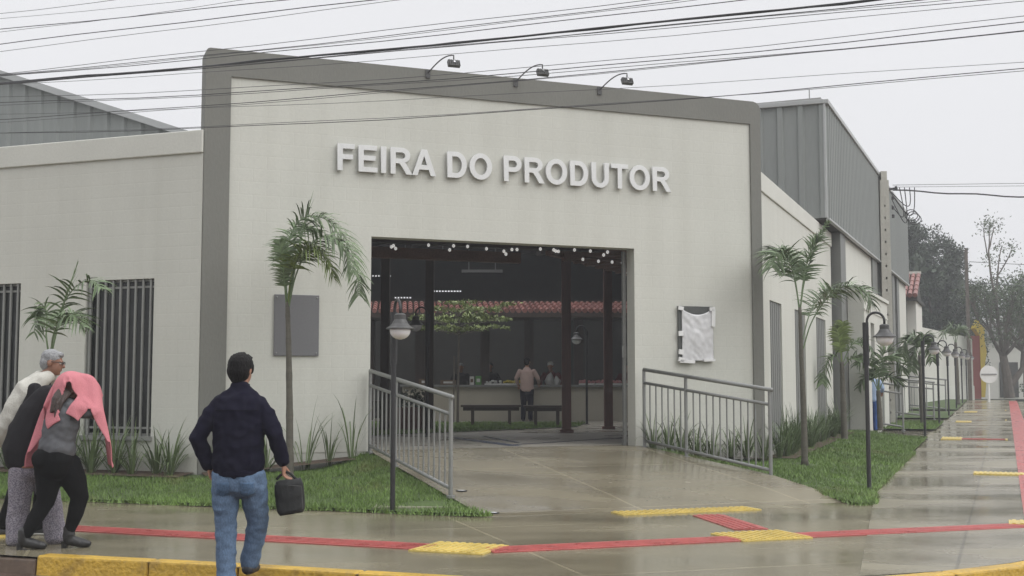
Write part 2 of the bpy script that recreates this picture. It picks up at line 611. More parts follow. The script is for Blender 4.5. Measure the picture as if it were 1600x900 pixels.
SC.render.engine = 'CYCLES'
cy = SC.cycles
cy.use_denoising = True
cy.denoiser = 'OPENIMAGEDENOISE'
cy.max_bounces = 6
cy.diffuse_bounces = 3
cy.glossy_bounces = 3
cy.transmission_bounces = 4
cy.volume_bounces = 0
cy.transparent_max_bounces = 8
cy.caustics_reflective = False
cy.caustics_refractive = False
cy.sample_clamp_indirect = 6
SC.view_settings.view_transform = 'Standard'
SC.view_settings.look = 'None'
SC.view_settings.exposure = 0.0
SC.view_settings.gamma = 1.0

# ------------------------------------------------------------------ ground, road, pavement, kerb
def sheet(name, poly, zf, m, cuts=(), T=None):
    bm = bmesh.new()
    vs = [bm.verts.new((p[0], p[1], 0)) for p in poly]
    bm.faces.new(vs)
    bmesh.ops.triangulate(bm, faces=bm.faces[:])
    for co, no in cuts:
        g = bm.verts[:] + bm.edges[:] + bm.faces[:]
        bmesh.ops.bisect_plane(bm, geom=g, plane_co=co, plane_no=no)
    for v in bm.verts:
        v.co.z = zf(v.co.x, v.co.y)
    bmesh.ops.recalc_face_normals(bm, faces=bm.faces[:])
    if sum(f.normal.z for f in bm.faces) < 0:
        bmesh.ops.reverse_faces(bm, faces=bm.faces[:])
    me = bpy.data.meshes.new(name)
    bm.to_mesh(me)
    bm.free()
    me.materials.append(m)
    o = bpy.data.objects.new(name, me)
    COL.objects.link(o)
    return kind(o, 'structure')

QC = [((4.9 + .3746 * q, 16.7 + .9272 * q, 0), (.3746, .9272, 0)) for q in (0, 49)]
sheet('ground', [(-140, -120), (150, -120), (150, 170), (-140, 170)], lambda x, y: zp(x, y) - .3, M['earth'], QC)

dl = Vector((-math.sin(R(71)), math.cos(R(71))))
dr = Vector((math.sin(R(22)), math.cos(R(22))))
K = [Vector((-4.05, 10.52)) + dl * s for s in (60, 30, 12, 4, 1.5)] + [Vector(p) for p in
     [(-4.05, 10.50), (-3.0, 10.17), (-2.2, 9.90), (-1.2, 9.53), (-.4, 9.24), (.4, 9.02), (1.2, 8.90), (2.0, 8.96), (2.8, 9.20), (3.42, 9.50), (4.13, 9.92), (4.9, 10.55), (5.7, 11.5), (6.4, 12.8), (7.0, 14.3)]] + \
    [Vector((7.0, 14.3)) + dr * s for s in (3, 8, 16, 28, 46)]
# road: everything outside the kerb line, up to 9 m away
sheet('road', [(-70, -14), (60, -14), (70, 60), tuple(K[-1] + Vector((8, -3)))] + [tuple(k) for k in reversed(K)] + [(-70, 30)],
      lambda x, y: zp(x, y) - .15, M['road'], QC)
KI = [k for k in K]
sheet('pavement', [tuple(k) for k in KI] + [tuple(FS @ Vector((48.0, 0.1, 0)))[:2], tuple(FS @ Vector((13.0, .1, 0)))[:2],
      tuple(FS @ Vector((0, .1, 0)))[:2], (3.0, 22), (-5, 18.6), (-60, 38)],
      lambda x, y: zp(x, y), M['pave'], QC)
# slabbed side pavement, laid 4 mm over the general sheet
side_poly = [(5.05, 12.95)] + [tuple(FS @ Vector(p))[:2] for p in ((.2, -.02, 0), (48, -.02, 0), (48, -4.2, 0), (0, -2.0, 0))] + [(5.45, 12.75)]
side_poly = [(2.65, 9.42), (4.42, 15.05)] + [tuple(FS @ Vector(p))[:2] for p in ((0, 0, 0), (48, 0, 0), (48, -2.2, 0), (0, -2.1, 0))] + [(6.75, 14.45), (6.2, 12.95), (5.55, 11.72), (4.85, 10.76), (4.08, 10.11), (3.40, 9.69)]
sheet('side_pavement', side_poly, lambda x, y: zp(x, y) + .004, M['pave_side'], QC)

# kerb blocks: painted stretches left and right, worn stone further left
def kerb_run(name, pts, m, h=.0, wdt=.16, gap=True):
    mb = MB()
    for a, b in zip(pts[:-1], pts[1:]):
        a, b = Vector(a), Vector(b)
        t = (b - a)
        L = t.length
        t /= L
        nrm = Vector((-t.y, t.x))
        if nrm.dot(Vector((0, 20)) - a) < 0:
            nrm = -nrm
        n = max(1, round(L / 1.1))
        for i in range(n):
            p = a + t * (L * i / n + .006)
            q = a + t * (L * (i + 1) / n - .006)
            z0, z1 = zp(*p), zp(*q)
            v = [(p.x - nrm.x * .02, p.y - nrm.y * .02, z0 - .28), (q.x - nrm.x * .02, q.y - nrm.y * .02, z1 - .28), (q + nrm * wdt).to_tuple() + (z1 - .28,), (p + nrm * wdt).to_tuple() + (z0 - .28,),
                 p.to_tuple() + (z0 + .012 + h,), q.to_tuple() + (z1 + .012 + h,), (q + nrm * wdt).to_tuple() + (z1 + .012 + h,), (p + nrm * wdt).to_tuple() + (z0 + .012 + h,)]
            mb.add(v, [(0, 3, 2, 1), (4, 5, 6, 7), (0, 1, 5, 4), (1, 2, 6, 5), (2, 3, 7, 6), (3, 0, 4, 7)])
    return kind(obj(name, mb, m, bevel=.018), 'structure')
nK = len(K)
kerb_run('kerb', [K[i].to_tuple() for i in range(5, 11)], M['kerb'])
kerb_run('kerb', [K[i].to_tuple() for i in range(13, nK)], M['kerb'])
kerb_run('kerb', [K[i].to_tuple() for i in range(0, 6)], M['kerbraw'], h=-.03)

# tactile paving: red guide strips and yellow warning tiles, with raised bars / studs
def strip(name, a, b, wdt, m, lift=.010, studs=False):
    a, b = Vector(a), Vector(b)
    t = (b - a).normalized()
    n = Vector((-t.y, t.x))
    mb = MB()
    L = (b - a).length
    k = max(1, int(L / 3))
    for i in range(k):
        p, q = a + t * (L * i / k), a + t * (L * (i + 1) / k)
        c = [p - n * wdt / 2, q - n * wdt / 2, q + n * wdt / 2, p + n * wdt / 2]
        mb.add([(v.x, v.y, zp(v.x, v.y) + .001) for v in c] + [(v.x, v.y, zp(v.x, v.y) + lift) for v in c],
               [(4, 5, 6, 7), (0, 1, 5, 4), (1, 2, 6, 5), (2, 3, 7, 6), (3, 0, 4, 7)])
    if studs:   # raised bars across the tile
        nb = int(L / .075)
        for i in range(nb):
            p = a + t * (.03 + i * .075)
            c = [p - n * wdt * .47, p + t * .035 - n * wdt * .47, p + t * .035 + n * wdt * .47, p + n * wdt * .47]
            mb.add([(v.x, v.y, zp(v.x, v.y) + lift) for v in c] + [(v.x, v.y, zp(v.x, v.y) + lift + .008) for v in c],
                   [(4, 5, 6, 7), (0, 1, 5, 4), (1, 2, 6, 5), (2, 3, 7, 6), (3, 0, 4, 7)])
    else:
        for off in (-.3, -.1, .1, .3):
            for i in range(k):
                p, q = a + t * (L * i / k) + n * wdt * off, a + t * (L * (i + 1) / k) + n * wdt * off
                c = [p - n * .02, q - n * .02, q + n * .02, p + n * .02]
                mb.add([(v.x, v.y, zp(v.x, v.y) + lift) for v in c] + [(v.x, v.y, zp(v.x, v.y) + lift + .006) for v in c],
                       [(4, 5, 6, 7), (0, 1, 5, 4), (1, 2, 6, 5), (2, 3, 7, 6), (3, 0, 4, 7)])
    return kind(obj(name, mb, m, norm=False), 'structure')
strip('red_tactile_strip', (-12.0, 15.45), (-.72, 11.09), .38, M['red'])
strip('red_tactile_strip', (-.22, 10.88), (2.12, 11.70), .36, M['red'])
strip('red_tactile_strip', (2.72, 11.93), (5.42, 12.83), .34, M['red'])
strip('red_tactile_strip', (2.2, 13.8), (2.42, 12.45), .36, M['red'])
strip('yellow_tactile_tile', (-.80, 11.13), (-.14, 10.87), .62, M['yellow'], .014, True)
strip('yellow_tactile_tile', (-5.45, 12.25), (-4.75, 12.0), .60, M['yellow'], .014, True)
strip('yellow_tactile_tile', (2.05, 11.77), (2.76, 12.03), .62, M['yellow'], .014, True)
strip('yellow_tactile_tile', (1.19, 13.94), (2.86, 14.54), .34, M['yellow'], .014, True)
q0 = FS @ Vector((-3.6, -2.06, 0)); q1 = FS @ Vector((46, -2.06, 0))
strip('red_tactile_strip', q0.to_tuple()[:2], q1.to_tuple()[:2], .36, M['red'], .012)
for s, a in ((-3.3, .4), (3.55, .40), (13.2, .40), (24, .4), (33, .4)):
    a0 = FS @ Vector((s, -1.75 if s != -3.3 else -2.12, 0)); a1 = FS @ Vector((s, -.95 if s == 3.55 else (-1.7 if s != -3.3 else -1.72), 0))
    if s == 3.55:
        a0 = FS @ Vector((s, -2.12, 0)); a1 = FS @ Vector((s, -1.22, 0))
    strip('yellow_tactile_tile', a0.to_tuple()[:2], a1.to_tuple()[:2], a, M['yellow'], .02, True)
for s, y0, y1 in ((13.3, -.75, -.30), (22.5, -.75, -.30), (31, -.75, -.30)):
    a0 = FS @ Vector((s, y0, 0)); a1 = FS @ Vector((s, y1, 0))
    strip('yellow_tactile_tile', a0.to_tuple()[:2], a1.to_tuple()[:2], .9, M['yellow'], .02, True)
a0 = FS @ Vector((13.3, -1.7, 0)); a1 = FS @ Vector((13.3, -.75, 0))
strip('red_tactile_strip', a0.to_tuple()[:2], a1.to_tuple()[:2], .3, M['red'])

# ramp up to the entrance
def nE(p):
    return -((FE.inverted() @ Vector((p[0], p[1], 0))).y)
LB = [(-2.074, 17.887), (-.73, 14.62), (-.27, 13.62)]
RB = [(2.06, 19.52), (3.62, 17.2), (4.0, 16.2), (4.2, 14.95)]
def along(B, n):
    ns = [nE(p) for p in B]
    if n <= ns[0]:
        return Vector(B[0])
    for i in range(len(B) - 1):
        if n <= ns[i + 1]:
            k = (n - ns[i]) / (ns[i + 1] - ns[i])
            return Vector(B[i]).lerp(Vector(B[i + 1]), k)
    return Vector(B[-1])
def zramp(n):
    if n <= 0:
        return .5
    if n < 3.3:
        return .5 - .345 * n / 3.3
    return .155 * (1 - sm(n, 3.1, 4.8))
mb = MB()
rows = [-.35 + i * .175 for i in range(31)]
NC = 14
for n in rows:
    a, b = along(LB, n), along(RB, n)
    if n < 0:
        a = Vector(E(-.0, -n, 0)[:2]); b = Vector(E(4.35, -n, 0)[:2])
    for i in range(NC + 1):
        p = a.lerp(b, i / NC)
        mb.v.append((p.x, p.y, max(zramp(n), .008 + zp(p.x, p.y)) if n < 4.6 else -.02))
for r_ in range(len(rows) - 1):
    for i in range(NC):
        k = r_ * (NC + 1) + i
        mb.f.append((k, k + 1, k + NC + 2, k + NC + 1))
kind(obj('entrance_ramp', mb, M['ramp'], smooth=True), 'structure')
# raised floor inside
fl = [tuple(E(-2.3, .02))[:2], tuple(E(6.6, .02))[:2], (6.6, 27.3), (9.2, 33.8), (11.3, 41), (-11, 41), (-11, 25.5)]
sheet('courtyard_floor', fl, lambda x, y: .497, M['floor'])
sheet('courtyard_lawn', [(-7, 31.6), (1.9, 31.2), (1.5, 28.4), (-.3, 26.1), (-2.5, 23.4), (-7, 22.6)], lambda x, y: .515, M['lawn'])
for a, b, wd in (((-1.15, 22.75), (.05, 19.5), .22), ((-.55, 23.2), (.1, 20.6), .10), ((.05, 19.9), (2.1, 22.6), .10)):
    a, b = Vector(a), Vector(b); t = (b - a).normalized(); n = Vector((-t.y, t.x)) * wd / 2
    sheet('floor_marking', [tuple(a - n), tuple(b - n), tuple(b + n), tuple(a + n)], lambda x, y: .502, M['bluemark'])
# ------------------------------------------------------------------ market building (three wings in one shell)
bld = thing('market_building', 'low off white painted market building with grey framed entrance wall lettered FEIRA DO PRODUTOR', 'building', (J.x, J.y, 0))
# entrance wall with its opening (coordinates t, m, z)
mb = MB()
mb.box(-2.09, 0, .03, .30, -.1, 5.87)
mb.box(4.36, 6.56, .03, .30, -.1, 5.87)
mb.box(0, 4.36, .03, .30, 3.66, 5.87)
obj('entrance_wall', mb, M['wall'], bld, FE)
mb = MB()
out = [(-2.45, -.1), (-2.45, 6.13)]
out += [(-2.45 + .06 - .06 * math.cos(R(a)), 6.19 + .07 * math.sin(R(a))) for a in (30, 60, 90)]
out += [(6.76 - .14 + .14 * math.sin(R(a)), 6.13 + .13 * math.cos(R(a))) for a in (0, 30, 60, 90)]
out += [(6.76, -.1), (6.56, -.1), (6.56, 5.87), (-2.09, 5.87), (-2.09, -.1)]
# the frame as three prisms butted together
mb.prism([(-2.45, -.1), (-2.09, -.1), (-2.09, 5.87), (-2.45, 5.87)], 0, .42)
mb.prism([(6.56, -.1), (6.76, -.1), (6.76, 5.87), (6.56, 5.87)], 0, .42)
mb.prism([(-2.45, 5.87), (6.76, 5.87)] + out[5:9][::-1] + out[2:5][::-1] + [(-2.45, 6.19)], 0, .42)
obj('entrance_frame', mb, M['frame'], bld, FE)
mb = MB()
mb.box(4.30, 4.355, .32, .38, .5, 3.64); mb.box(4.27, 4.35, .305, .318, 1.9, 2.1)
obj('gate_post', mb, M['steel'], bld, FE, bevel=.006)

# left wing: x from -16 to 0
WX = [(-1.99, -.80), (-4.38, -3.19), (-6.78, -5.59)]
ZB, ZT = .74, 2.98
mb = MB()
xs = [-16.0] + [c for wdw in reversed(WX) for c in wdw] + [-.02]
for i in range(0, len(xs), 2):
    mb.box(xs[i], xs[i + 1], .0, .22, -.1, 4.74)
for a, b in WX:
    mb.box(a, b, 0, .22, -.1, ZB); mb.box(a, b, 0, .22, ZT, 4.74)
obj('left_wing_wall', mb, M['wall'], bld, FL)
mb = MB()
mb.box(-16, -.02, -.03, .26, 4.74, 5.07)
obj('coping', mb, M['coping'], bld, FL, bevel=.015)
for a, b in WX:
    mb = MB()
    mb.box(a - .02, b + .02, -.05, .1, ZB - .06, ZB)
    mb.box(a, a + .035, .05, .1, ZB, ZT); mb.box(b - .035, b, .05, .1, ZB, ZT)
    mb.box(a + .035, b - .035, .05, .1, ZT - .035, ZT); mb.box(a + .035, b - .035, .05, .1, ZB, ZB + .035)
    wn = obj('window', mb, M['bar'], bld, FL)
    mb = MB()
    nb = 9
    for i in range(nb):
        x = a + .07 + (b - a - .14) * i / (nb - 1)
        mb.box(x - .014, x + .014, .012, .04, ZB - .0, ZT)
    mb.box(a + .0, b, .041, .049, ZB + .1, ZB + .13); mb.box(a, b, .041, .049, ZT - .13, ZT - .10)
    obj('bars', mb, M['bar'], wn, FL)
    mb = MB()
    mb.box(a + .035, b - .035, .12, .126, ZB + .035, ZT - .035)
    obj('pane', mb, M['glass'], wn, FL)
# right wing: x from 0 to 9 along the side street
RX = [(.78, 2.0), (3.5, 4.85), (6.4, 7.9)]
mb = MB()
xs = [0.03] + [c for q in RX for c in q] + [9.03]
for i in range(0, len(xs), 2):
    mb.box(xs[i], xs[i + 1], 0, .22, -.1, 4.74)
for a, b in RX:
    mb.box(a, b, 0, .22, 2.94, 4.74); mb.box(a, b, 0, .22, -.1, .35)
obj('right_wing_wall', mb, M['wall'], bld, FR)
mb = MB(); mb.box(.03, 9.05, -.03, .26, 4.74, 5.07)
obj('coping', mb, M['coping'], bld, FR, bevel=.015)
for a, b in RX:
    mb = MB()
    n = 12
    for i in range(n):
        x0 = a + (b - a) * i / n
        mb.box(x0 + .004, x0 + (b - a) / n - .002, .022 + (.006 if i % 2 else 0), .12, .35, 2.94)
    obj('shutter', mb, M['greypanel'], bld, FR)
# roofs and inside skins
mb = MB()
mb.box(-16, -.02, .26, 5.2, 4.60, 4.70); obj('wing_roof', mb, M['roofmetal'], bld, FL)
mb = MB(); mb.box(-16, -.3, 5.0, 5.2, 0, 4.6); mb.box(-.25, -.05, .3, 5.0, 0, 4.6); obj('inner_wall', mb, M['darkwall'], bld, FL)
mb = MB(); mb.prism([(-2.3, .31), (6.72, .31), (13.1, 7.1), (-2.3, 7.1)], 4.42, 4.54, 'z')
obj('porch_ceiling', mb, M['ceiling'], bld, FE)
mb = MB()
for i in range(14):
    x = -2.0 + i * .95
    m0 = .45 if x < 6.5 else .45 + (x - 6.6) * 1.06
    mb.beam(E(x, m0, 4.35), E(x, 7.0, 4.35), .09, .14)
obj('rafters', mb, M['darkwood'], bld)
mb = MB()
for m_, x1 in ((2.4, 8.4), (4.7, 10.4)):
    mb.beam(E(-2.2, m_, 4.21), E(x1, m_, 4.21), .12, .14)
obj('purlins', mb, M['darkwood'], bld)
# beam over the posts and stepped boards at the right of the porch
mb = MB()
mb.beam(E(-2.2, 6.6, 4.17), E(5.0, 6.6, 4.17), .16, .22)
mb.beam((.75, 24.4, 4.2), (3.0, 28.7, 4.15), .16, .24)
obj('porch_beam', mb, M['beamwood'], bld)
mb = MB()
for i in range(9):
    a = Vector((.95, 24.9, 4.1)).lerp(Vector((3.0, 28.5, 4.02)), i / 8)
    mb.beam(a + Vector((.1, 0, .0)), a + Vector((2.6, -1.3, .15)), .10, .18)
obj('cross_boards', mb, M['beamwood'], bld)
for (x, y) in ((1.12, 25.1), (2.13, 27.0)):
    mb = MB(); mb.box(x - .095, x + .095, y - .095, y + .095, .45, 4.12)
    mb.box(x - .14, x + .14, y - .14, y + .14, .45, .56)
    obj('post', mb, M['postwood'], bld, bevel=.012)
for (x, y) in ((-2.65, 25.4), (-1.75, 25.8)):
    mb = MB(); mb.box(x - .09, x + .09, y - .09, y + .09, .45, 4.2)
    obj('post', mb, M['darkwood'], bld, bevel=.012)

mb = MB(); mb.box(-2.55, -2.32, .45, 13.0, .0, 4.9)  # unseen dark wall added to close the light gap left of the opening
obj('added_gap_wall', mb, M['darkwall'], bld, FE)
# sign letters, each a block of its own
def arc(cx, cy, rx, ry, a0, a1, n=12):
    return [(cx + rx * math.cos(R(a0 + (a1 - a0) * i / n)), cy + ry * math.sin(R(a0 + (a1 - a0) * i / n))) for i in range(n + 1)]
ST = .2
GL = {
 'F': (.853, [[(.10, 0), (.10, 1), (.78, 1), (.78, .83), (.30, .83), (.30, .60), (.72, .60), (.72, .43), (.30, .43), (.30, 0)]]),
 'E': (.93, [[(.10, 0), (.10, 1), (.84, 1), (.84, .83), (.30, .83), (.30, .61), (.79, .61), (.79, .44), (.30, .44), (.30, .17), (.87, .17), (.87, 0)]]),
 'I': (.388, [[(.095, 0), (.095, 1), (.295, 1), (.295, 0)]]),
 'R': (1.008, [[(.10, 0), (.10, 1)] + arc(.58, .72, .33, .28, 90, -72) + [(.76, .37), (1.0, 0), (.76, 0), (.60, .25), (.48, .395), (.40, .41), (.30, .41), (.30, 0)],
             [(.30, .83)] + arc(.56, .705, .15, .125, 90, -90) + [(.30, .58)]]),
 'A': (1.008, [[(.0, 0), (.39, 1), (.61, 1), (1.0, 0), (.785, 0), (.70, .23), (.295, .23), (.215, 0)], [(.36, .40), (.635, .40), (.497, .77)]]),
 'D': (1.008, [[(.10, 0), (.10, 1)] + arc(.50, .5, .43, .5, 90, -90, 20), [(.30, .83)] + arc(.47, .5, .255, .33, 90, -90, 16) + [(.30, .17)]]),
 'O': (1.087, [arc(.545, .5, .49, .515, 0, 345, 23), arc(.545, .5, .283, .34, 0, 345, 23)]),
 'P': (.93, [[(.10, 0), (.10, 1)] + arc(.55, .69, .33, .31, 90, -90) + [(.30, .38), (.30, 0)], [(.30, .83)] + arc(.52, .69, .155, .14, 90, -90) + [(.30, .55)]]),
 'U': (1.008, [[(.10, 1), (.30, 1), (.30, .40)] + arc(.505, .36, .205, .205, 180, 360, 12) + [(.71, .40), (.71, 1), (.91, 1), (.91, .40)] + arc(.505, .38, .405, .395, 0, -180, 20)]),
 'T': (.853, [[(.33, 0), (.33, .83), (.03, .83), (.03, 1), (.83, 1), (.83, .83), (.53, .83), (.53, 0)]]),
}
def glyph_mesh(ch, sx, sy, depth):
    cu = bpy.data.curves.new('glyph', 'CURVE')
    cu.dimensions = '2D'
    cu.fill_mode = 'BOTH'
    cu.extrude = depth / 2
    cu.bevel_depth = .0025
    cu.bevel_resolution = 1
    for lp in GL[ch][1]:
        sp = cu.splines.new('POLY')
        sp.points.add(len(lp) - 1)
        for i, p in enumerate(lp):
            sp.points[i].co = (p[0] * sx, p[1] * sy, 0, 1)
        sp.use_cyclic_u = True
    t = bpy.data.objects.new('tmp', cu)
    COL.objects.link(t)
    dg = bpy.context.evaluated_depsgraph_get()
    me = bpy.data.meshes.new_from_object(t.evaluated_get(dg))
    bpy.data.objects.remove(t)
    bpy.data.curves.remove(cu)
    me.materials.clear()
    return me
gm = {}
x = -.575
SX, SY = .3715, .395
for ch in 'FEIRA DO PRODUTOR':
    if ch == ' ':
        x += .388 * SX
        continue
    if ch not in gm:
        gm[ch] = glyph_mesh(ch, SX, SY, .04)
        gm[ch].materials.append(M['letter'])
    o = bpy.data.objects.new('letter', gm[ch])
    COL.objects.link(o)
    o.parent = bld
    o.matrix_basis = RM(bld).inverted() @ FE @ Matrix.Translation((x, -.016, 4.612)) @ Matrix.Rotation(R(90), 4, 'X')
    x += GL[ch][0] * SX

# floodlights on the parapet
for i, (t, lab) in enumerate(((.85, 'floodlight on curved arm above the letters FEIRA, nearest the tall grey pillar'),
                              (2.29, 'middle floodlight on curved arm on the grey parapet above the word DO'),
                              (3.74, 'floodlight on curved arm above the letters PRODUTOR, lowest of the three'))):
    p = E(t, .02, 6.2)
    fl_ = thing('floodlight', lab, 'floodlight', p, R(90 - 68.5), 'floodlights on the parapet')
    mb = MB(); mb.box(-.035, .035, -.04, -.022, -.08, .05)
    obj('wall_bracket', mb, M['shade'], fl_, RM(fl_))
    pts = []
    for k in range(11):
        u = k / 10
        pts.append(Vector((.25 * u + .0, -.05 - .46 * u, .17 * math.sin(u * 2.0) + .02 * u)))
    pts.append(pts[-1] + Vector((.0, .0, -.06)))
    mb = MB(); mb.tube([RM(fl_) @ q for q in pts], .010, 8)
    obj('arm', mb, M['shade'], fl_, smooth=True)
    e = pts[-1]
    T = RM(fl_) @ Matrix.Translation(e + Vector((0, 0, -.06))) @ Matrix.Rotation(R(-28), 4, 'X') @ Matrix.Scale(.62, 4)
    mb = MB()
    mb.box(-.15, .15, -.05, .05, -.10, .07)
    for k in range(6):
        mb.box(-.13 + k * .05, -.115 + k * .05, -.075, -.05, -.08, .06)
    hd = obj('lamp_head', mb, M['shade'], fl_, T, bevel=.012)
    mb = MB(); mb.box(-.13, .13, .052, .056, -.085, .055); mb.box(-.022, .022, -.079, -.076, -.03, .015)
    obj('lens', mb, M['globe'], hd, T)

# wall plaque on the left, covered notice board on the right
pl = thing('wall_plaque', 'plain grey metal plaque on entrance wall behind the palm trunk', 'plaque', E(-1.1, .03, 1.88), R(90 - 68.5))
mb = MB(); mb.box(-.325, .325, -.03, -.002, 0, .88); obj('plate', mb, M['plaque'], pl, RM(pl), bevel=.006)
mb = MB()
for sx_ in (-.29, .29):
    for z in (.04, .84):
        mb.ell((sx_, -.034, z), (.012, .008, .012), nu=8, nv=6)
obj('fixings', mb, M['steel'], pl, RM(pl))
nb_ = thing('notice_board', 'dark notice board wrapped in cloudy plastic sheet taped at its edges', 'notice board', E(5.46, .03, 1.84), R(90 - 68.5))
mb = MB(); mb.box(-.325, .325, -.04, -.002, .02, .91); obj('board', mb, M['board'], nb_, RM(nb_), bevel=.005)
# sagging plastic sheet
mb = MB()
NU, NV = 26, 34
for j in range(NV + 1):
    for i in range(NU + 1):
        u, v = i / NU, j / NV
        x_ = -.27 + .585 * u
        top = .87 - .10 * math.sin(math.pi * min(1, u * 1.05)) ** .8
        z = .015 + (top - .015) * v
        y = -.052 - .010 * abs(noise.noise(Vector((u * 3 + v * 1.5, v * 2.5 - u, 1.3)))) - .03 * math.sin(math.pi * u) * (1 - abs(v - .5)) \
            - .012 * noise.noise(Vector((u * 7, v * 9 + u * 5, 4)))
        mb.v.append((x_, y, z))
for j in range(NV):
    for i in range(NU):
        k = j * (NU + 1) + i
        mb.f.append((k, k + 1, k + NU + 2, k + NU + 1))
so_ = obj('plastic_sheet', mb, M['plastic'], nb_, RM(nb_), smooth=True)
sm_ = so_.modifiers.new('thick', 'SOLIDIFY'); sm_.thickness = .003
mb = MB()
for (a, b, c, d, rr) in ((-.34, -.25, .84, .90, 8), (.24, .34, .84, .9, -6), (.275, .34, .58, .86, 2), (-.34, -.26, .42, .50, -4), (-.34, -.26, .12, .2, 6), (-.345, -.25, .0, .07, 12), (-.32, -.05, -.02, .03, 2), (.12, .33, .01, .05, -3)):
    T = Matrix.Translation(((a + b) / 2, -.085, (c + d) / 2)) @ Matrix.Rotation(R(rr), 4, 'Y')
    mb = MB(); mb.box(-(b - a) / 2, (b - a) / 2, -.002, .03, -(d - c) / 2, (d - c) / 2, T)
    obj('tape', mb, M['tape'], nb_, RM(nb_))

# ------------------------------------------------------------------ hall along the side street (grey sheet metal above pale bays)
hall = thing('market_hall', 'tall grey sheet metal hall with white walled bays along the side street', 'building', FW @ Vector((6.6, 0, 0)))
# cladding with real trapezoid ribs
def ribbed(x0, x1, y, z0, z1, step, depth, along_x=True, sgn=-1):
    """ribbed sheet: profile line extruded in z, closed behind"""
    pts = []
    x = x0
    while x < x1 - 1e-6:
        e = min(x + step, x1)
        d = e - x
        for u, q in ((0, 0), (.62, 0), (.70, 1), (.92, 1), (1.0, 0)):
            pts.append((x + d * u, y + sgn * depth * q))
        x = e
    mb = MB()
    for a, b in pts:
        p = (a, b) if along_x else (b, a)
        mb.v.append((p[0], p[1], z0)); mb.v.append((p[0], p[1], z1))
    for i in range(len(pts) - 1):
        if (Vector(pts[i]) - Vector(pts[i + 1])).length < 1e-6:
            continue
        mb.f.append((2 * i, 2 * i + 2, 2 * i + 3, 2 * i + 1))
    return mb
S0, S1, HZ0, HZ1 = 6.95, 26.4, 5.16, 7.72
o = obj('side_cladding', ribbed(S0, S1, -.10, HZ0, HZ1, .27, .035), M['sheet'], hall, FW)
FH = frame((FW @ Vector((S0, -.10, 0))).to_tuple()[:2], 290.5)   # front face running left from the corner; local y points to the street
FHf = frame((FW @ Vector((S0, -.10, 0))).to_tuple()[:2], 110.5)  # x runs to the corner, y inward
o = obj('front_cladding', ribbed(-4.6, 0, 0, HZ0, HZ1, .46, .05), M['sheet'], hall, FHf)
mb = MB()
mb.box(S0 + .02, S1 - .02, -.06, 4.5, HZ0 + .03, HZ1 - .02)
obj('upper_block', mb, M['darkwall'], hall, FW)
mb = MB()
mb.box(S0 - .06, S1 + .06, -.17, .02, HZ1, HZ1 + .10)
mb.box(S0 - .0, S1, -.15, -.06, HZ0 - .05, HZ0)
obj('side_cap', mb, M['sheetcap'], hall, FW, bevel=.01)
mb = MB(); mb.box(-4.6, -.03, -.09, .1, HZ1 + .0, HZ1 + .10); mb.box(-.05, .0, -.06, .05, HZ0, HZ1)
obj('front_cap', mb, M['sheetcap'], hall, FHf, bevel=.01)
mb = MB(); mb.box(S0, S1, .0, 4.5, HZ1 + .1, HZ1 + .16); obj('roof', mb, M['roofmetal'], hall, FW)
mb = MB(); p = FHf @ Vector((-.35, .05, HZ1)); mb.tube([p, p + Vector((0, 0, .36))], .012, 6)
obj('lightning_rod', mb, M['steel'], hall)
mb = MB(); mb.box(S0, S1, -.09, 4.4, HZ0 - .03, HZ0 + .02); obj('soffit', mb, M['darkwall'], hall, FW)
# lower bays: white panels, grey pilasters, dark recesses
mb = MB()
for a, b in ((10.1, 15.75), (18.3, 21.2), (23.4, 26.4)):
    mb.box(a, b, .0, .25, -.1, HZ0 - .03)
obj('bay_wall', mb, M['wall'], hall, FW)
mb = MB()
for a, b in ((9.25, 10.1), (15.76, 16.9), (17.6, 18.29), (21.21, 21.9), (22.7, 23.39)):
    mb = MB(); mb.box(a, b, -.05, .3, -.1, HZ0 - .04)
    obj('pilaster', mb, M['greypanel'], hall, FW, bevel=.01)
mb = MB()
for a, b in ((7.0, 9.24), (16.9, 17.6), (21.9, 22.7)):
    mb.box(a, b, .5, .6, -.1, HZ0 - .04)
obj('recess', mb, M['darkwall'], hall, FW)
mb = MB()   # low porch in front of the bays, with a coping line
for a, b in ((10.15, 11.4), (12.2, 13.4), (14.2, 15.4)):
    mb.box(a, b, -.45, -.06, -.1, 3.05)
mb.box(10.15, 15.4, -.45, -.06, 3.05, 3.75)
obj('porch_wall', mb, M['wall'], hall, FW)
mb = MB(); mb.box(10.1, 15.45, -.50, -.06, 3.75, 3.84); mb.box(10.1, 15.45, -.47, -.45, 3.30, 3.34); obj('porch_coping', mb, M['coping'], hall, FW)
mb = MB()
for a, b in ((11.4, 12.2), (13.4, 14.2)):
    mb.box(a, b, -.22, -.17, -.1, 3.05)
obj('porch_panel', mb, M['greypanel'], hall, FW)
mb = MB(); mb.box(S0 + .1, S1, 4.3, 4.5, -.1, HZ0); mb.box(S0, S0 + .2, .3, 4.5, 3.9, HZ0); obj('rear_wall', mb, M['darkwall'], hall, FW)

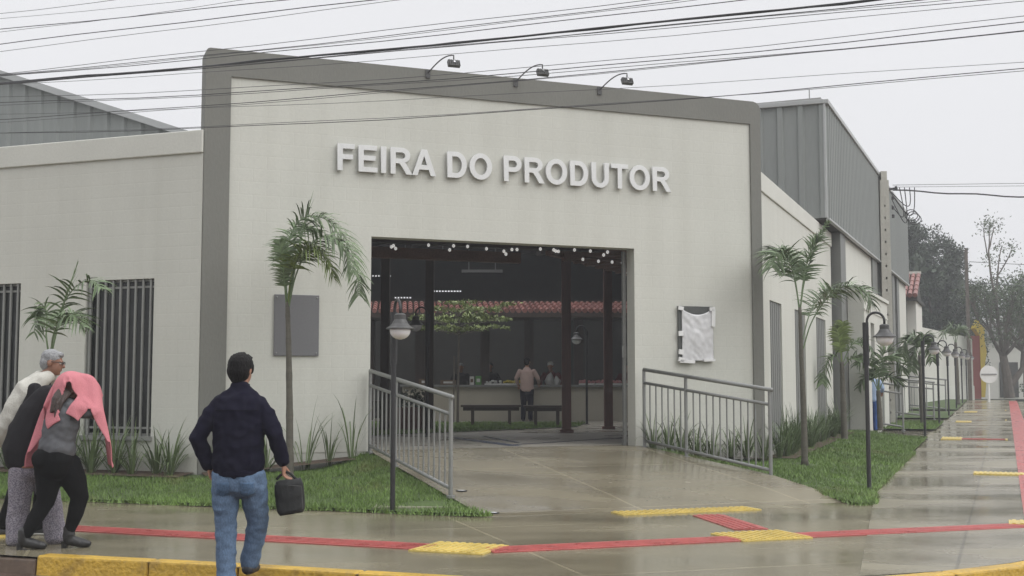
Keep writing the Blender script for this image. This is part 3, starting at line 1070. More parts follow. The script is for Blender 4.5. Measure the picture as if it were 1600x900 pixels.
# ------------------------------------------------------------------ shed behind the left wing, gable end towards the street
FG = frame((OL[0] + 4 * math.sin(R(20.5)) - 0, OL[1] + 4 * math.cos(R(20.5)) + 1.5), 110.5)
shed = thing('metal_shed', 'grey corrugated metal shed with sloping gable behind the left wing', 'building', FG @ Vector((-9, 0, 0)))
zs = lambda x: 5.03 + .347 * (-x)
zs = lambda x: 6.10 + (-x - 3.2) * .347 + .10
mb = MB()
x = -2.3
step = .42
while x > -15:
    e = x - step
    for u0, u1, d0, d1 in ((0, .62, 0, 0), (.62, .72, 0, .05), (.72, .92, .05, .05), (.92, 1, .05, 0)):
        a, b = x - step * u0, x - step * u1
        k = len(mb.v)
        mb.v += [(a, -d0, 3.5), (b, -d1, 3.5), (b, -d1, zs(b)), (a, -d0, zs(a))]
        mb.f.append((k, k + 1, k + 2, k + 3))
    x = e
obj('gable_cladding', mb, M['sheet'], shed, FG, norm=False)
mb = MB()
mb.beam((-2.0, -.06, zs(-2.0) + .02), (-15.5, -.06, zs(-15.5) + .02), .16, .13)
obj('verge_cap', mb, M['sheetcap'], shed, FG)
mb = MB()
mb.prism([(-2.0, zs(-2.0)), (-15.3, zs(-15.3)), (-28, zs(-2.6)), (-28, zs(-2.6) - .08), (-15.3, zs(-15.3) - .08), (-2.0, zs(-2.0) - .08)], .04, 5.0)
obj('roof', mb, M['roofmetal'], shed, FG)
mb = MB(); mb.prism([(-2.6, 0), (-27.5, 0), (-27.5, 6), (-15.3, zs(-15.3) - .12), (-2.6, zs(-2.6) - .12)], .08, 4.9); obj('walls', mb, M['sheetcap'], shed, FG)

# ------------------------------------------------------------------ inside: stalls under a tiled roof, dark hall behind
st = thing('stall_building', 'dark open stalls under red tiled roof at the back of the courtyard', 'building', (0, 34, .5))
mb = MB()
# tiled roof: rows of half round tiles, each a tilted barrel
RY0, RZ0, RY1, RZ1 = 32.3, 3.38, 34.1, 3.73
n = 78
for i in range(n):
    x = -6.0 + i * .16
    a, b = Vector((x + .10, RY0, RZ0 + .04)), Vector((x - .06, RY1, RZ1 + .04))
    for k in range(4):
        p, q = a.lerp(b, k / 4), a.lerp(b, (k + 1.08) / 4)
        mb.tube([p + Vector((0, 0, .025)), q], [.066, .055], 8)
obj('tiled_roof', mb, M['tile'], st)
mb = MB(); mb.beam((-6.2, RY0 + .05, RZ0 - .05), (6.5, RY0 + .05, RZ0 - .05), .06, .12); mb.box(-6.2, 6.5, RY0 + .1, 34.2, RZ0 - .10, RZ0 - .06)
mb.beam((-6.2, RY1, RZ1 + .06), (6.5, RY1, RZ1 + .06), .18, .09)
obj('eave_boards', mb, M['darkwood'], st)
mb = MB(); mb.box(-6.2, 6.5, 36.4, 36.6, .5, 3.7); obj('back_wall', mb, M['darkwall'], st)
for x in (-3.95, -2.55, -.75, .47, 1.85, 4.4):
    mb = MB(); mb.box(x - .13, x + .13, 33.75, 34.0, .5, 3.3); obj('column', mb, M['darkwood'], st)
mb = MB()
mb.box(-3.0, 5.2, 33.35, 33.62, .5, 1.42)
for x in (-1.9, -.2, 1.5, 3.2):
    mb.box(x, x + .012, 33.34, 33.352, .55, 1.4)
obj('counter', mb, M['counter'], st)
mb = MB(); mb.box(-3.05, 5.25, 33.25, 33.75, 1.42, 1.48); obj('counter_top', mb, M['greypanel'], st, bevel=.008)
# dark hall over the stalls with daylight slits in its rear wall
dh = thing('dark_hall', 'tall unlit hall rising above the red tiled stall roof', 'building', (-1, 38, .5))
mb = MB()
YB = 41.0
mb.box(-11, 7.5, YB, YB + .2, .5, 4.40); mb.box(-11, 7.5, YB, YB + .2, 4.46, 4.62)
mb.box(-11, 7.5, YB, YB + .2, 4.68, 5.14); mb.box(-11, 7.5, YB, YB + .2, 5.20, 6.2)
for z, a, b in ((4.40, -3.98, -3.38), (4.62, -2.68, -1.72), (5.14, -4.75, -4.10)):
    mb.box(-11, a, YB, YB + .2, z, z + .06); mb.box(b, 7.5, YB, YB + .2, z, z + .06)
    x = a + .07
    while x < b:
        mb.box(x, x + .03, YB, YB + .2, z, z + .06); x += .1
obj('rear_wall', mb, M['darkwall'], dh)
mb = MB(); mb.box(-11, 7.5, 34.4, YB, 6.05, 6.15); obj('roof', mb, M['ceiling'], dh)
mb = MB(); mb.box(-11, 7.5, 34.4, 34.55, 5.7, 6.15); mb.box(-11, -10.8, 34.5, YB, .5, 6.05); mb.box(7.3, 7.5, 34.5, YB, .5, 6.05); obj('side_walls', mb, M['darkwall'], dh)
mb = MB()
for y, z in ((35.4, 5.75), (36.6, 5.75), (38.2, 5.75)):
    mb.beam((-11, y, z), (7.3, y, z), .12, .3)
for x in (-7, -3.6, -.3, 2.8, 6):
    mb.beam((x, 34.5, 5.9), (x, YB, 5.9), .12, .28)
obj('trusses', mb, M['darkwood'], dh)
for a, b, z in ((-3.4, -1.85, 5.27), (-1.5, -.28, 4.86)):
    mb = MB(); mb.box(a, b, 36.0, 36.12, z - .04, z + .04); mb.box(a + .2, a + .23, 36.04, 36.07, z + .04, 6.05); mb.box(b - .23, b - .2, 36.04, 36.07, z + .04, 6.05)
    obj('strip_lamp', mb, M['steel'], dh)
for x0, x1, y, z in ((-2.6, -.7, 27.0, 4.02), (.2, 1.3, 29.5, 3.95)):
    pass
# ------------------------------------------------------------------ survey helper: a point seen in the photo at depth Y -> metres
def at(px, py, Y, dx=0, dy=0, dz=0):
    return Vector(((px - 800) * Y / 1906 + dx, Y + dy, 1.45 + (603 - py) * Y / 1906 + dz))

def dseg(p, a, b):
    p, a, b = Vector(p[:2]), Vector(a), Vector(b)
    t = max(0, min(1, (p - a).dot(b - a) / (b - a).length_squared))
    return (p - a - (b - a) * t).length

def inside(p, poly):
    c = False
    n = len(poly)
    for i in range(n):
        x1, y1 = poly[i]; x2, y2 = poly[(i + 1) % n]
        if (y1 > p[1]) != (y2 > p[1]) and p[0] < (x2 - x1) * (p[1] - y1) / (y2 - y1) + x1:
            c = not c
    return c

# ------------------------------------------------------------------ lawns
FRONT_L = [(-22, 21.4), (-12, 17.85), (-6.57, 15.83), (-5.41, 15.42), (-3.03, 14.58), (-1.46, 14.02), (-.55, 13.70), (-.30, 13.62)]
def front_d(p, F):
    return min(dseg(p, F[i], F[i + 1]) for i in range(len(F) - 1))
def zl_left(x, y):
    z = .035 + .20 * sm(front_d((x, y), FRONT_L), 0, 2.1)
    d = min(dseg((x, y), LB[0], LB[1]), dseg((x, y), LB[1], LB[2]))
    wgt = math.exp(-(d / .55) ** 2)
    return z + max(0, zramp(nE((x, y))) - .03 - z) * wgt + .015 * noise.noise(Vector((x * 2, y * 2, 0)))
poly_l = FRONT_L + LB[::-1][1:] + [tuple(E(-2.45, -.01))[:2], tuple(FL @ Vector((-19, 0, 0)))[:2]]
def grid_cuts(x0, x1, y0, y1, s):
    return [((x, 0, 0), (1, 0, 0)) for x in np.arange(x0, x1, s)] + [((0, y, 0), (0, 1, 0)) for y in np.arange(y0, y1, s)]
o = sheet('lawn', poly_l, zl_left, M['lawn'], grid_cuts(-9, 0, 13, 19, .3))
FRONT_R = [(4.2, 14.95), (4.42, 15.05)] + [tuple(FS @ Vector((s, 0, 0)))[:2] for s in (0, 4, 8, 13.0)]
def zl_right(x, y):
    z = zp(x, y) + .035 + .14 * sm(front_d((x, y), FRONT_R), 0, 1.6)
    d = min(dseg((x, y), RB[i], RB[i + 1]) for i in range(3))
    wgt = math.exp(-(d / .6) ** 2)
    return z + max(0, zramp(nE((x, y))) - .03 - z) * wgt + .015 * noise.noise(Vector((x * 2, y * 2, 0)))
poly_r = RB + [FRONT_R[1]] + FRONT_R[2:] + [tuple(FS @ Vector((13.0, 1.9, 0)))[:2], tuple(FR @ Vector((9.0, 0, 0)))[:2], tuple(FR @ Vector((.03, -.0, 0)))[:2], tuple(E(6.7, -.01))[:2], tuple(E(4.38, -.01))[:2]]
o = sheet('lawn', poly_r, zl_right, M['lawn'], grid_cuts(1.8, 10, 14.8, 30, .35))
def zl_far(x, y):
    return zp(x, y) + .05
for s0, s1 in ((16.8, 21.6), (24.2, 30.5), (32.4, 47.5)):
    pts = [tuple(FS @ Vector(q))[:2] for q in ((s0, 0, 0), (s1, 0, 0), (s1, 2.1, 0), (s0, 2.0, 0))]
    sheet('lawn', pts, zl_far, M['lawn'])
    if s0 == 16.8: poly_f = pts
    elif s0 == 24.2: poly_f2 = pts

def blades(poly, zf, n, h0, h1, wd, holes=()):
    P = np.array(poly)
    x0, y0 = P.min(0); x1, y1 = P.max(0)
    v, f = [], []
    while n > 0:
        x = RNG.uniform(x0, x1); y = RNG.uniform(y0, y1)
        if not inside((x, y), poly):
            continue
        n -= 1
        if any((x - hx) ** 2 + (y - hy) ** 2 < (hr * RNG.uniform(.6, 1.1)) ** 2 for hx, hy, hr in holes):
            continue
        c = noise.noise(Vector((x * 1.1, y * 1.1, 3)))
        if c > .22 and RNG.random() < .75 * min(1, (c - .22) * 5):
            continue
        z = zf(x, y) - .006
        a = RNG.uniform(0, 6.283); h = RNG.uniform(h0, h1) * (1.0 + .5 * c); l = h * RNG.uniform(.1, .8)
        b = RNG.uniform(0, 6.283)
        dx, dy = math.cos(a) * wd / 2, math.sin(a) * wd / 2
        k = len(v)
        v += [(x - dx, y - dy, z), (x + dx, y + dy, z), (x + l * math.cos(b), y + l * math.sin(b), z + h)]
        f.append((k, k + 1, k + 2))
    mb = MB(); mb.v = v; mb.f = f
    return mb
poly_lv = [p for p in FRONT_L if p[0] > -8] + LB[::-1][1:] + [tuple(E(-2.45, -.4))[:2], tuple(FL @ Vector((-5, -.45, 0)))[:2]]
HOLES = [(-2.98, 16.2, .30), (-6.15, 16.0, .25), (4.66, 19.5, .32), (-1.0, 14.3, .30)]
kind(obj('grass', blades(poly_lv, zl_left, 34000, .03, .065, .012, HOLES), M['blade'], norm=False), 'stuff')
kind(obj('grass', blades(poly_r, zl_right, 34000, .03, .07, .014, HOLES), M['blade'], norm=False), 'stuff')
kind(obj('grass', blades(poly_f, zl_far, 5000, .04, .08, .02), M['blade'], norm=False), 'stuff')
cl = [(-7, 31.6), (1.9, 31.2), (1.5, 28.4), (-.3, 26.1), (-2.5, 23.4), (-7, 22.6)]
kind(obj('grass', blades([(-4, 31.6), (1.9, 31.2), (1.5, 28.4), (-.3, 26.1), (-2.5, 23.4), (-4, 23.1)], lambda x, y: .515, 9000, .04, .08, .02), M['blade'], norm=False), 'stuff')
# shaggy lawn lip hanging over the paving edge
lip = MB()
for F, zf in ((FRONT_L[2:], zl_left), (FRONT_R[:5], zl_right), (LB, zl_left), (RB, zl_right)):
    for a, b in zip(F[:-1], F[1:]):
        a, b = Vector(a), Vector(b)
        L = (b - a).length
        for i in range(int(L * 220)):
            p = a.lerp(b, RNG.random())
            c = RNG.uniform(-.06, .07)
            t = (b - a).normalized()
            q = p + Vector((-t.y, t.x)) * c
            z = zf(*p) - .03
            d = RNG.uniform(0, 6.28); l = RNG.uniform(.02, .07)
            k = len(lip.v)
            lip.v += [(q.x - .007, q.y, z), (q.x + .007, q.y, z), (q.x + l * math.cos(d), q.y + l * math.sin(d), z + RNG.uniform(.03, .08))]
            lip.f.append((k, k + 1, k + 2))
kind(obj('grass', lip, M['blade'], norm=False), 'stuff')
# planting beds along the walls
def bed(T, x0, x1, d, zf):
    pts = [tuple(T @ Vector(q))[:2] for q in ((x0, -.01, 0), (x1, -.01, 0), (x1, -d, 0), (x0, -d, 0))]
    sheet('planting_bed', pts, lambda x, y: zf(x, y) + .03, M['soil'])
bed(FL, -13, -.05, .42, zl_left)
bed(FE, -2.4, -.3, .40, zl_left)
bed(FR, .1, 8.9, .5, zl_right)
bed(FE, 4.9, 6.7, .45, zl_right)

# ------------------------------------------------------------------ railings beside the ramps
def railing(label, A, B, h, nbal, group='tubular steel railings', r=.024, ext=.0):
    A, B = Vector(A), Vector(B)
    t = thing('railing', label, 'railing', A, 0, group)
    U = Vector((0, 0, 1))
    mb = MB(); mb.tube([A + U * h, B + U * h + (B - A).normalized() * .05], r * 1.25, 10); obj('handrail', mb, M['steel'], t, smooth=True)
    s2, s0 = h - .21, .085
    mb = MB(); mb.tube([A + U * s2, B + U * s2], r, 8); obj('mid_rail', mb, M['steel'], t, smooth=True)
    mb = MB(); mb.tube([A + U * s0, B + U * s0], r, 8); obj('bottom_rail', mb, M['steel'], t, smooth=True)
    for k in (0, .36, 1):
        p = A.lerp(B, k)
        mb = MB(); mb.tube([p - U * .12, p + U * h], r * 1.1, 8); mb.lathe(p - U * .01, [(r * 2.2, -.02), (r * 2.2, .012)], 10)
        obj('post', mb, M['steel'], t, smooth=False)
    for i in range(1, nbal):
        k = i / nbal
        if abs(k - .36) < .4 / nbal:
            continue
        p = A.lerp(B, k)
        mb = MB(); mb.tube([p + U * s0, p + U * s2], r * .5, 6); obj('baluster', mb, M['steel'], t)
    return t
railing('grey tubular railing on the left edge of the entrance ramp, behind the front lamp post', (-2.07, 17.82, .50), (-.73, 14.62, .15), 1.17, 17)
railing('grey tubular railing right of the entrance ramp, in front of strap leaf plants', (2.10, 19.40, .50), (3.62, 17.15, .19), 1.21, 19)
def fsz(s, y, dz=0):
    p = FS @ Vector((s, y, 0))
    return Vector((p.x, p.y, zp(p.x, p.y) + dz))
railing('grey railing beside the far side door, in front of the person in blue', fsz(16.3, 2.25, .26), fsz(15.9, .75, .06), 1.15, 9)
railing('grey railing on the far side of the second path, behind the person in blue', fsz(23.2, 2.3, .26), fsz(22.9, .35, .06), 1.15, 9)
railing('most distant grey railing beyond the second lamp post on the side street', fsz(30.6, 2.3, .26), fsz(30.2, .3, .06), 1.15, 9)

# ------------------------------------------------------------------ lamp posts
def lamp_post(loc, rz, label, group):
    t = thing('lamp_post', label, 'lamp post', loc, rz, group)
    T = RM(t)
    mb = MB(); mb.tube([(0, 0, -.05), (0, 0, 1.76)], .030, 12); mb.lathe((0, 0, 0), [(.07, -.02), (.07, .012)], 12); obj('pole', mb, M['blackpaint'], t, T, smooth=False)
    mb = MB(); mb.tube([(0, 0, 1.72), (0, 0, 2.31)], .042, 12); obj('sleeve', mb, M['blackpaint'], t, T)
    pts = [(0.02, 0, 2.25)] + [(.135 - .115 * math.cos(R(a)), 0, 2.33 + .115 * math.sin(R(a))) for a in range(0, 181, 15)] + [(.25, 0, 2.28)]
    mb = MB(); mb.tube(pts, .017, 10); obj('arm', mb, M['blackpaint'], t, T, smooth=True)
    mb = MB(); mb.lathe((.25, 0, 0), [(.035, 2.285), (.055, 2.275), (.066, 2.265), (.066, 2.215), (.075, 2.20), (.095, 2.165), (.125, 2.135), (.158, 2.115), (.160, 2.105), (.12, 2.105)], 26)
    sh = obj('lamp_shade', mb, M['shade'], t, T, smooth=False)
    mb = MB(); mb.lathe((.25, 0, 0), [(.118, 2.104), (.119, 2.09)] + [(.119 * math.cos(R(a)), 2.09 - .105 * math.sin(R(a))) for a in range(10, 90, 10)] + [(.012, 1.985)], 26)
    obj('globe', mb, M['globe'], sh, T, smooth=True)
    return t
GLP = 'black lamp posts with hooked arms'
lp0 = lamp_post((-1.365, 14.05, -.01), R(-68), 'black lamp post at the front lawn corner, before the left ramp railing', GLP)
a_side = R(-22)
sp_ = FS @ Vector((0, .03, 0))
dup(lp0, (sp_.x, sp_.y, .01), a_side, 'tall black lamp post at the tip of the right lawn, nearest on the side street', GLP)
ordw = ['second', 'third', 'fourth', 'fifth', 'sixth', 'seventh']
for i, s in enumerate((13.0, 19.8, 26.3, 33.4, 40.7, 48.0)):
    p = FS @ Vector((s, .05, 0))
    dup(lp0, (p.x, p.y, zp(p.x, p.y)), a_side, ordw[i] + ' black lamp post in the row along the side pavement' + (', farthest away' if i == 5 else ', counted from the nearest'), GLP)
dup(lp0, (-1.60, 23.07, .5), R(160), 'black lamp post inside the courtyard beside the flat crowned tree', GLP)
dup(lp0, (1.86, 30.35, .5), R(180), 'black lamp post in the courtyard between the two brown timber posts', GLP)

# ------------------------------------------------------------------ strap-leaf plants
def strap_mesh(n, h, spread, wd):
    v, f = [], []
    for i in range(n):
        a = RNG.uniform(0, 6.283)
        r0 = RNG.uniform(0, .07)
        L = h * RNG.uniform(.55, 1.15)
        lean = RNG.uniform(.05, spread)
        d = Vector((math.cos(a), math.sin(a), 0)); s = Vector((-d.y, d.x, 0))
        p = d * r0
        ang = R(88) - lean * .5
        N = 6
        for k in range(N + 1):
            u = k / N
            wv = wd * (1 - u ** 2.2) * (.7 + .6 * min(1, u * 3)) + .001
            i0 = len(v)
            v += [tuple(p - s * wv / 2), tuple(p + s * wv / 2)]
            if k < N:
                f.append((i0, i0 + 1, i0 + 3, i0 + 2))
            p = p + (d * math.cos(ang) + Vector((0, 0, 1)) * math.sin(ang)) * (L / N)
            ang -= lean * u * .9
    mb = MB(); mb.v = v; mb.f = f
    return mesh_of(mb, 'strap_leaves')
strap_meshes = []
for i in range(5):
    me = strap_mesh(RNG.integers(26, 38), .80, 1.5, .022); me.materials.append(M['strap']); strap_meshes.append(me)
tall_meshes = []
for i in range(4):
    me = strap_mesh(40, .92, 1.1, .019); me.materials.append(M['strapdark']); tall_meshes.append(me)
thin_meshes = []
for i in range(3):
    me = strap_mesh(13, .98, .8, .018); me.materials.append(M['strap']); thin_meshes.append(me)
def plant(me, p, zf, label, group, s=1.0):
    o = bpy.data.objects.new('strap_leaf_plant', me)
    COL.objects.link(o)
    o.location = (p.x, p.y, zf(p.x, p.y) + .02)
    o.rotation_euler = (0, 0, RNG.uniform(0, 6.28))
    o.scale = (s, s, s)
    return tag(o, label, 'plant', group)
x = -7.4
while x < -.15:
    plant(strap_meshes[RNG.integers(5)], FL @ Vector((x, -.22 + RNG.uniform(-.08, .08), 0)), zl_left, 'green strap leaf clump in the row below the barred windows', 'strap leaf plants under the barred windows', RNG.uniform(.8, 1.15))
    x += RNG.uniform(.26, .42)
for t, me_, s, lab in ((-2.15, 0, .8, 'low strap leaf clump at the foot of the tall grey pillar'), (-1.55, 1, .8, 'small strap leaf clump on the entrance wall left of the palm trunk'),
                    (-1.0, 0, 1.0, 'tall thin strap leaf clump just right of the palm trunk below the plaque'), (-.66, 1, .85, 'thin strap leaf clump in the middle of the bare wall foot before the ramp'), (-.33, 2, 1.0, 'tall upright strap leaf clump against the wall closest to the ramp railing')):
    plant(thin_meshes[me_] if t > -1.2 else strap_meshes[me_], E(t, -.25), zl_left, lab, 'strap leaf plants beside the entrance', s)
x = 4.55
while x < 6.6:
    plant(strap_meshes[RNG.integers(5)], E(x, -.25 + RNG.uniform(-.06, .06)), zl_right, 'strap leaf clump growing behind the right ramp railing', 'strap leaf plants behind the right railing', RNG.uniform(.75, 1.05))
    x += RNG.uniform(.22, .36)
x = .2
while x < 8.6:
    for yy in (-.25,):
        plant(tall_meshes[RNG.integers(4)], FR @ Vector((x, yy + RNG.uniform(-.08, .08), 0)), zl_right, 'dense dark strap leaf clump along the side street wall', 'strap leaf plants along the side wall', RNG.uniform(.6, .95))
    x += RNG.uniform(.24, .42)

# ------------------------------------------------------------------ palms
def cat(pts, n=24):
    pts = [Vector(p) for p in pts]
    P = [pts[0] * 2 - pts[1]] + pts + [pts[-1] * 2 - pts[-2]]
    out = []
    m = len(pts) - 1
    for i in range(n + 1):
        u = i / n * m
        k = min(int(u), m - 1)
        t = u - k
        a, b, c, d = P[k], P[k + 1], P[k + 2], P[k + 3]
        out.append(.5 * ((2 * b) + (c - a) * t + (2 * a - 5 * b + 4 * c - d) * t * t + (3 * b - a - 3 * c + d) * t ** 3))
    return out
def frond_mb(pts, L=.42, n=34, droop=1.0, u0=.28, wd=.028, r=.012, fwd=.55):
    c = cat(pts, 40)
    mb = MB()
    mb.tube(c, [r * (1 - .8 * i / 40) + .001 for i in range(41)], 5)
    G = Vector((0, 0, -1))
    for i in range(n):
        u = u0 + (1 - u0) * (i + .5) / n
        k = min(int(u * 40), 39)
        p = c[k].lerp(c[k + 1], u * 40 - k)
        t = (c[min(k + 1, 40)] - c[max(k - 1, 0)]).normalized()
        s = t.cross(Vector((0, 0, 1)))
        if s.length < .25:
            s = t.cross(Vector((.4, .9, 0)))
        s.normalize()
        up = s.cross(t)
        prof = (.45 + .55 * math.sin(math.pi * min(1, (u - u0) / (1 - u0) * .85 + .12)))
        for sg in (-1, 1):
            ll = L * prof * RNG.uniform(.8, 1.15)
            d = (s * sg * RNG.uniform(.75, 1.05) + t * (fwd + .5 * (u - .5)) + up * RNG.uniform(-.55, .75)).normalized()
            q = p.copy()
            nn = d.cross(t).normalized()
            N = 4
            i0 = len(mb.v)
            g = droop * RNG.uniform(.55, 1.2)
            for j in range(N + 1):
                w_ = wd * (.55, 1.0, .9, .55, .06)[j] * RNG.uniform(.9, 1.1)
                sd = d.cross(nn).normalized() if j == 0 else sd
                mb.v += [tuple(q - sd * w_ / 2), tuple(q + sd * w_ / 2)]
                if j < N:
                    mb.f.append((i0 + 2 * j, i0 + 2 * j + 1, i0 + 2 * j + 3, i0 + 2 * j + 2))
                q = q + d * (ll / N)
                d = (d + G * .30 * g).normalized()
    return mb
def palm(label, trunk, r0, r1, fronds, spear=None, L=.42, rings=True, mat='palm', n=38, u0=.26, wd=.028):
    t = thing('palm_tree', label, 'palm', trunk[0], 0, 'young palms on the lawns')
    c = cat(trunk, 26)
    rs = []
    for i in range(27):
        u = i / 26
        r = r0 + (r1 - r0) * u
        if i % 5 == 3: r *= 1.10
        if i == 0: r *= 1.35
        rs.append(r)
    mb = MB(); mb.tube(c, rs, 10); obj('trunk', mb, M['trunk'], t, smooth=True)
    for fr in fronds:
        pts, dr = fr[0], fr[1]
        mm = fr[2] if len(fr) > 2 else mat
        ll = fr[3] if len(fr) > 3 else L
        obj('frond', frond_mb(pts, ll, n, dr, u0, wd), M[mm], t, norm=False)
    if spear:
        cc = cat(spear, 12)
        mb = MB(); mb.tube(cc, [.022 * (1 - .9 * i / 12) + .002 for i in range(13)], 6)
        for i in range(14):
            k = 5 + RNG.integers(7); p = cc[k]; d = (cc[-1] - cc[-3]).normalized() + Vector((RNG.uniform(-.22, .22), RNG.uniform(-.2, .2), 0))
            mb.add([p - Vector((.006, 0, 0)), p + Vector((.006, 0, 0)), p + d * RNG.uniform(.12, .28)], [(0, 1, 2)])
        obj('spear_leaf', mb, M['palm'], t, norm=False)
    return t
Y = 16.2
A = lambda x, y, d=0: at(x, y, Y, 0, d, 0)
palm('young palm with windswept fronds in front of the grey plaque', [A(455, 757), A(453, 640), A(450, 540), A(447, 470)], .054, .028,
     [([A(447, 475), A(443, 425, .05), A(446, 372, .1), A(466, 338, .12), A(500, 337, .1), A(534, 366, .05), A(556, 420, 0), A(560, 462, -.05)], 1.1),
      ([A(449, 480), A(462, 430, -.1), A(486, 385, -.2), A(515, 372, -.3), A(543, 392, -.35), A(556, 430, -.4)], 1.2, 'palm', .45),
      ([A(448, 478), A(454, 435, -.1), A(468, 402, -.25), A(492, 392, -.35), A(516, 408, -.4), A(528, 440, -.4)], 1.2, 'palmyel', .40),
      ([A(446, 475), A(442, 430, .1), A(440, 395, .2), A(446, 362, .3), A(462, 345, .45), A(488, 352, .6)], 1.0, 'palm', .36),
      ([A(446, 478), A(444, 440, -.1), A(442, 405, -.18), A(437, 378, -.2)], .7, 'palm', .2)],
     [A(448, 470), A(464, 385), A(482, 308)], L=.46, n=72, wd=.021)
Y = 19.5
palm('young palm with two spreading frond clusters beside the right wing shutters', [A(1255, 727), A(1255, 640), A(1253, 560), A(1252, 480)], .054, .027,
     [([A(1251, 485), A(1246, 440), A(1237, 408), A(1223, 394, -.1), A(1210, 400, -.2), A(1204, 420, -.3)], 1.0),
      ([A(1252, 482), A(1250, 440, .2), A(1247, 410, .3), A(1236, 388, .4), A(1222, 385, .5)], .9),
      ([A(1252, 490), A(1258, 440), A(1266, 405), A(1276, 382), A(1281, 372)], .5, 'palm', .38),
      ([A(1254, 490, .1), A(1262, 440, .1), A(1276, 395, .1), A(1290, 362, .1), A(1303, 342, .1)], .5, 'palm', .14),
      ([A(1256, 545), A(1268, 508), A(1284, 480), A(1304, 455, -.1), A(1328, 447, -.2), A(1348, 458, -.3), A(1356, 476, -.3)], 1.0, 'palm', .46),
      ([A(1256, 530), A(1270, 495, .2), A(1290, 463, .4), A(1312, 446, .5), A(1332, 448, .7)], .9, 'palm', .42)],
     None, L=.50, n=64, wd=.022)
Y = 15.7
palm('young palm partly hidden behind the grey haired man, before the barred window', [A(74, 772), A(75, 690), A(76, 620), A(77, 560)], .06, .036,
     [([A(77, 565), A(70, 525), A(66, 495, .1), A(60, 478, .1), A(50, 490, .1), A(46, 520, .1)], 1.1, 'palm', .34),
      ([A(77, 565), A(84, 520), A(98, 480, -.1), A(122, 450, -.2), A(150, 441, -.3), A(174, 455, -.4)], 1.0, 'palm', .36),
      ([A(78, 568), A(90, 525, -.2), A(108, 500, -.3), A(130, 497, -.4), A(148, 515, -.4)], 1.1, 'palm', .34),
      ([A(77, 562), A(76, 520, .2), A(84, 492, .3), A(100, 486, .5), A(112, 505, .6)], 1.0, 'palm', .32)],
     [A(76, 560), A(94, 480), A(117, 407)], n=26)
Y = 25.8
palm('small palm with a yellow green upright shoot beyond the two fronded palm', [A(1318, 690), A(1317, 630), A(1316, 565)], .075, .045,
     [([A(1316, 570), A(1316, 540), A(1317, 518), A(1319, 503)], .9, 'palmyel', .28),
      ([A(1316, 572), A(1314, 540), A(1311, 520), A(1308, 508)], .9, 'palmyel', .26),
      ([A(1316, 572), A(1306, 556), A(1296, 562), A(1288, 580), A(1285, 600)], 1.0, 'palm', .4),
      ([A(1316, 572), A(1328, 545), A(1342, 532), A(1356, 536), A(1366, 555)], 1.0, 'palm', .42),
      ([A(1316, 575), A(1330, 560), A(1345, 556), A(1356, 570)], 1.0, 'palm', .38)], None, n=26, u0=.2, wd=.032)
Y = 29.0
palm('small bushy palm behind the nearest side street lamp, by the person in blue', [A(1374, 672), A(1373, 640), A(1372, 610)], .07, .05,
     [([A(1372, 612), A(1366, 580), A(1352, 560), A(1340, 570)], .9, 'palm', .45),
      ([A(1372, 612), A(1378, 575), A(1392, 556), A(1406, 566), A(1412, 582)], .9, 'palm', .48),
      ([A(1372, 612), A(1374, 578), A(1382, 553), A(1392, 545)], .7, 'palm', .44),
      ([A(1372, 612), A(1362, 590), A(1350, 592), A(1342, 605)], .9, 'palm', .4),
      ([A(1372, 612), A(1384, 590), A(1397, 590), A(1405, 600)], .9, 'palm', .4)], None, n=26, u0=.2, wd=.045)
Y = 35.5
palm('palm with a drooping crown beside the second lamp post', [A(1440, 668), A(1439, 610), A(1438, 555)], .07, .05,
     [([A(1438, 558), A(1428, 532), A(1416, 533), A(1410, 556)], 1.0, 'palm', .5),
      ([A(1438, 558), A(1446, 532), A(1455, 535), A(1458, 565)], 1.0, 'palm', .5),
      ([A(1438, 558), A(1436, 535), A(1430, 525), A(1420, 527)], .9, 'palm', .5),
      ([A(1438, 558), A(1441, 535), A(1446, 525), A(1452, 527)], .9, 'palm', .5),
      ([A(1438, 558), A(1433, 545), A(1427, 555), A(1425, 580)], 1.0, 'palm', .45)], None, n=26, u0=.2, wd=.05)
Y = 52
palm('most distant young palm rising behind the row of lamp globes', [A(1496, 632), A(1496, 580), A(1495, 535)], .09, .06,
     [([A(1495, 538), A(1488, 518), A(1479, 516), A(1473, 530)], 1.0, 'palm', .55),
      ([A(1495, 538), A(1502, 517), A(1511, 516), A(1517, 530)], 1.0, 'palm', .55),
      ([A(1495, 538), A(1494, 520), A(1490, 510), A(1484, 510)], .8, 'palm', .55),
      ([A(1495, 538), A(1497, 518), A(1502, 510), A(1507, 512)], .8, 'palm', .55)], None, n=16, u0=.2, wd=.05)

